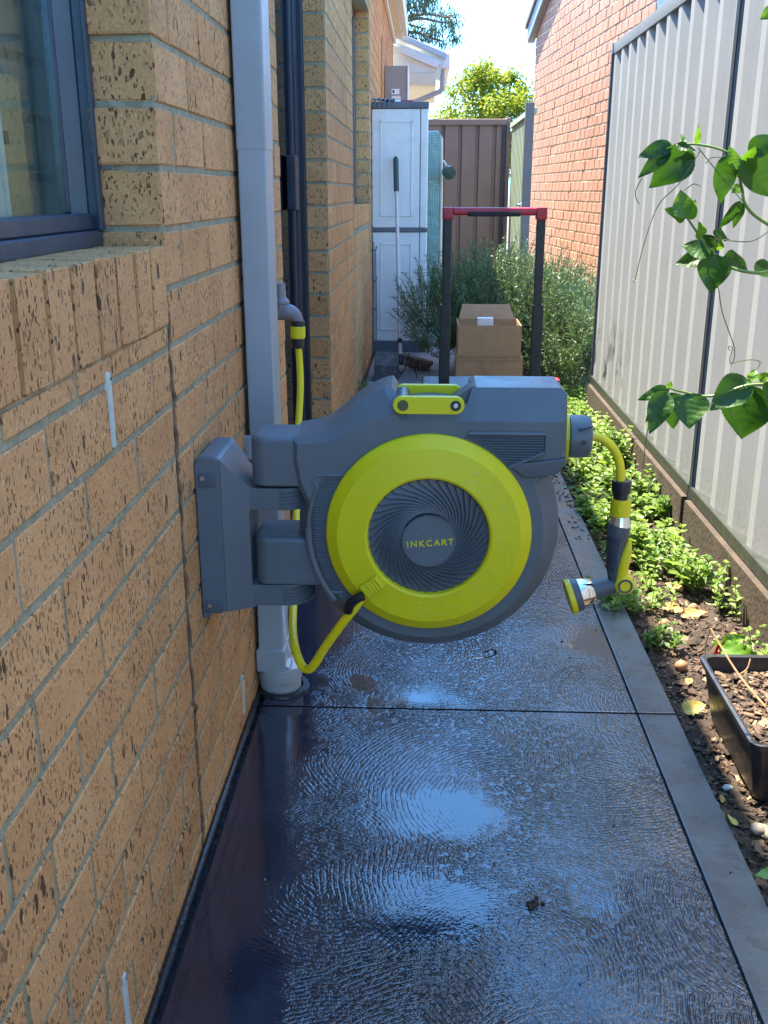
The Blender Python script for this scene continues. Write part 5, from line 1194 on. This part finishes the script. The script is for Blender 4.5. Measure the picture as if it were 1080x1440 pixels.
# chard behind the tub
cd = thing("chard", "crinkled bright green chard leaf on a red stem behind the tub", "plant", (0.735, 2.22, 0.0))
for i, (dx, dz) in enumerate(((0, 0), (0.012, 0.004), (0.024, -0.004))):
    b = B(); tube(b, spline([(0.728 + dx, 2.24, -0.02), (0.727 + dx, 2.235, 0.03), (0.733 + dx, 2.23, 0.075 + dz)], 5), [0.006, 0.005, 0.004], 8); keep(obj("stalk", b, m_redstem), cd)
place_leaf("leaf", m_chard, (0.735, 2.23, 0.072), (0.825, 2.16, 0.055), (-0.1, -0.9, 0.8), 0.52, cd, 0.12, 0.3, serr=0.08, quilt=0.02, n=22)
place_leaf("leaf", m_chard, (0.745, 2.235, 0.070), (0.792, 2.22, 0.105), (-0.2, -0.9, 0.6), 0.7, cd, 0.15, 0.3, serr=0.08, quilt=0.02, n=20)
place_leaf("leaf", m_chard, (0.733, 2.23, 0.068), (0.722, 2.22, 0.098), (-0.2, -0.9, 0.3), 0.55, cd, 0.15, 0.3, serr=0.08, n=12)
lc = thing("chard", "broad green chard leaf poking over the path edge at bottom right", "plant", (0.62, 1.40, 0.0))
place_leaf("leaf", m_chard, (0.64, 1.40, 0.05), (0.566, 1.405, 0.045), (0.1, -0.5, 1), 0.62, lc, 0.1, 0.2, serr=0.03, n=14)
place_leaf("leaf", m_chard, (0.63, 1.37, 0.03), (0.578, 1.36, 0.02), (0.1, -0.5, 1), 0.5, lc, 0.1, 0.2, serr=0.03, n=12)

# rosemary and shrubs at the far end of the bed
def needle_bush(name, lab, blobs, n, mat, nl, cat="shrub", sl=(0.14, 0.28), needles=46, nw=0.0017, base=None):
    cx = sum(q[0][0] for q in blobs) / len(blobs); cy = sum(q[0][1] for q in blobs) / len(blobs)
    t = thing(name, lab, cat, (cx, cy, 0)); vv = Veg(); st = Veg()
    wts = [q[1][0] * q[1][1] * q[1][2] for q in blobs]
    for _ in range(n):
        (c, s) = random.choices(blobs, wts)[0]
        while True:
            u = Vector((random.uniform(-1, 1), random.uniform(-1, 1), random.uniform(-1, 1)))
            if 0.25 < u.length < 1: break
        u = u.normalized() * u.length ** 0.6
        p = Vector((c[0] + u.x * s[0], c[1] + u.y * s[1], max(0.0, c[2] + u.z * s[2])))
        d = Vector((u.x * 0.7, u.y * 0.7, 0.75 + u.z * 0.5)) + Vector((random.gauss(0, 0.22), random.gauss(0, 0.22), 0)); d.normalize()
        L = random.uniform(*sl); bend = Vector((random.gauss(0, 0.2), random.gauss(0, 0.2), 0.25)); pts_ = []
        for i in range(5): pts_.append(p + d * L * i / 4 + bend * L * (i / 4) ** 2 * 0.5)
        for a, c2 in zip(pts_, pts_[1:]): st.stick(a, c2, 0.0016)
        for i in range(needles):
            q = (i + random.random()) / needles * 3.999; k = int(q); a = pts_[k].lerp(pts_[k + 1], q - k); dd_ = (pts_[k + 1] - pts_[k]).normalized()
            nd = (dd_ * random.uniform(0.5, 1.1) + Vector((random.gauss(0, 0.6), random.gauss(0, 0.6), random.gauss(0, 0.6)))).normalized(); vv.needle(a, nd, nl * random.uniform(0.7, 1.2), nw)
    keep(obj("foliage", pymesh("foliage", vv.V, vv.F, [mat])), t); keep(obj("stems", pymesh("stems", st.V, st.F, [m_bark])), t)
    b = B()
    for i in range(4): tube(b, [(cx + random.gauss(0, 0.05), cy + random.gauss(0, 0.08), -0.03), (cx + random.gauss(0, 0.12), cy + random.gauss(0, 0.12), 0.2)], [0.015, 0.009], 6)
    keep(obj("trunk", b, m_bark), t)
needle_bush("rosemary_bush", "big dark rosemary bush leaning across the path behind the boxes", [((0.12, 6.5, 0.30), (0.20, 0.30, 0.22)), ((0.46, 6.5, 0.32), (0.32, 0.42, 0.30)), ((0.72, 6.4, 0.28), (0.28, 0.45, 0.28))], 1700, m_rose, 0.034, nw=0.0024)
needle_bush("rosemary_bush", "sunny rosemary bush in the bed beside the fence end post", [((0.86, 6.0, 0.16), (0.20, 0.42, 0.20)), ((0.92, 6.5, 0.22), (0.18, 0.35, 0.24))], 800, m_rose, 0.034, nw=0.0024)
needle_bush("lavender_bush", "pale silvery shrub growing against the fence end post", [((0.955, 5.75, 0.30), (0.07, 0.12, 0.12))], 60, m_lav, 0.034, sl=(0.1, 0.16), needles=34, nw=0.003)
vv = Veg()
for _ in range(90):
    p = Vector((1.22 + random.gauss(0, 0.08), 7.7 + random.gauss(0, 0.12), 0.05)); vv.needle(p, Vector((random.gauss(0, 0.25), random.gauss(0, 0.25), 1)).normalized(), random.uniform(0.2, 0.42), 0.009)
tag(obj("grass_clump", pymesh("grass_clump", vv.V, vv.F, [m_grassm])), "bright tall grass clump at the foot of the red brick wall", "plant")
# weed between wall and path
wdp = thing("wall_weed", "small green weed growing at the foot of house wall near dustpan", "weed", (-0.35, 5.55, 0)); vv = Veg()
for _ in range(16): mint_stem(vv, Vector((-0.35 + random.gauss(0, 0.015), 5.6 + random.gauss(0, 0.12), 0)), random.uniform(0.04, 0.12), (random.gauss(0.15, 0.2), random.gauss(0, 0.3)), 0.022)
keep(obj("foliage", pymesh("foliage", vv.V, vv.F, [m_mintd])), wdp)

# ------------------------------------------------------------------ trees
def tree(name, lab, base, trunk_h, clumps, n, leaf, mat, droop=0.0, tr_=0.12):
    t = thing(name, lab, "tree", base); b = B(); top = Vector(base) + Vector((0.1, 0, trunk_h))
    tube(b, spline([Vector(base), Vector(base) + Vector((0.05, 0.05, trunk_h * 0.5)), top], 5), [tr_, tr_ * 0.75, tr_ * 0.5], 8)
    tk = obj("trunk", b, m_bark); keep(tk, t)
    for (c, s) in clumps[::2]:
        b = B(); tube(b, spline([top - Vector((0, 0, trunk_h * 0.25)), top.lerp(Vector(c), 0.6) + Vector((0, 0, 0.1)), Vector(c)], 5), [tr_ * 0.4, tr_ * 0.2, tr_ * 0.08], 6); keep(obj("limb", b, m_bark), t)
    vv = Veg(); wts = [q[1] ** 2 for q in clumps]
    for _ in range(n):
        c, s = random.choices(clumps, wts)[0]
        u = Vector((random.gauss(0, 1), random.gauss(0, 1), random.gauss(0, 1))).normalized() * random.random() ** 0.45 * s
        p = Vector(c) + Vector((u.x, u.y, u.z * 0.8)); d = Vector((random.gauss(0, 1), random.gauss(0, 1), random.gauss(0, 0.7) - droop)).normalized()
        vv.leaf6(p, d, Vector((random.gauss(0, 0.5), random.gauss(0, 0.5), 1)), leaf[0] * random.uniform(0.7, 1.2), leaf[1], 0.12)
    keep(obj("crown", pymesh("crown", vv.V, vv.F, [mat])), t)
rt = random.Random(5)
cl = []
for _ in range(120):
    a = rt.uniform(0, 6.28); h = rt.uniform(0, 1); rad = 1.55 * math.sqrt(max(0.03, 1 - h ** 1.6)) * rt.uniform(0.55, 1.05)
    cl.append(((1.30 + math.cos(a) * rad, 22 + math.sin(a) * rad, 1.5 + h * 2.05 + rt.gauss(0, 0.1)), rt.uniform(0.16, 0.36)))
tree("leafy_tree", "sunlit yellow green tree rising behind the brown end fence", (1.3, 22, -0.09), 1.9, cl, 17000, (0.085, 0.045), m_tree)
cl = []
for _ in range(26):
    cl.append(((-0.30 + rt.gauss(0, 0.30), 15 + rt.gauss(0, 0.3), 3.75 + rt.gauss(0, 0.30)), rt.uniform(0.12, 0.24)))
for q in ((0.30, 3.35), (0.36, 3.2), (0.22, 3.12), (0.12, 3.3), (0.38, 3.42), (0.05, 3.2)): cl.append(((q[0], 15, q[1]), 0.13))
tree("gum_tree", "drooping grey green gum tree hanging over the house gutter", (-1.6, 15.4, -0.09), 3.2, cl, 4200, (0.11, 0.014), m_gum, droop=1.6, tr_=0.14)
cl = [((-2.3 + rt.gauss(0, 0.9), 24 + rt.gauss(0, 0.5), 1.9 + rt.gauss(0, 0.5)), rt.uniform(0.2, 0.4)) for _ in range(40)]
tree("leafy_tree", "lower dark green tree glimpsed under the porch gutter", (-2.0, 24, -0.09), 1.4, cl, 5000, (0.10, 0.05), m_tree)

# ------------------------------------------------------------------ bits lying on the path
b = B(); tube(b, spline([P(668, 926, 2.275), P(690, 925, 2.29), P(697, 922, 2.31), P(694, 918, 2.33), P(684, 919, 2.32), P(680, 920, 2.31)], 6), 0.002, 6)
for v in b.verts: v.co.z = max(v.co.z, 0.0005)
tag(obj("plastic_hook", b, m_paper), "thin white bent plastic tie lying on the wet path", "plastic tie")
b = B()
for i in range(16): 
    x, y = random.gauss(0, 0.007), random.gauss(0, 0.005); bmesh.ops.create_icosphere(b, subdivisions=1, radius=random.uniform(0.002, 0.005), matrix=Matrix.Translation((0.194 + x + 0.4 * y, 1.368 + y, 0.003)))
tag(obj("dirt_clod", b, m_soil), "dark crumb of soil lying on the wet path near the bottom", "clod")
vv = Veg()
for _ in range(40): vv.needle(Vector((-0.043 + random.gauss(0, 0.008), 2.04 + random.gauss(0, 0.008), 0.002)), Vector((random.gauss(0, 1), random.gauss(0, 1), abs(random.gauss(0, 0.5)))).normalized(), random.uniform(0.008, 0.02), 0.0008)
tag(obj("dry_weed", pymesh("dry_weed", vv.V, vv.F, [m_twig])), "dry weed tuft sprouting from the joint in the path", "weed")
V = []; F = []
for _ in range(70):
    x, y = random.uniform(-0.3, 0.56), 1.0 + random.random() ** 1.3 * 3.5; L = random.uniform(0.0012, 0.0035); chip((x, y, 0.0005), L, L * 0.6, 0.001, random.uniform(0, 6), 0)
for _ in range(60):
    x, y = random.gauss(0.555, 0.02), random.uniform(3.2, 4.3); L = random.uniform(0.003, 0.008); chip((x, y, 0.001), L, L * 0.6, 0.002, random.uniform(0, 6), 0)
tag(obj("path_crumbs", pymesh("path_crumbs", V, F, [m_mulch])), kind='stuff')
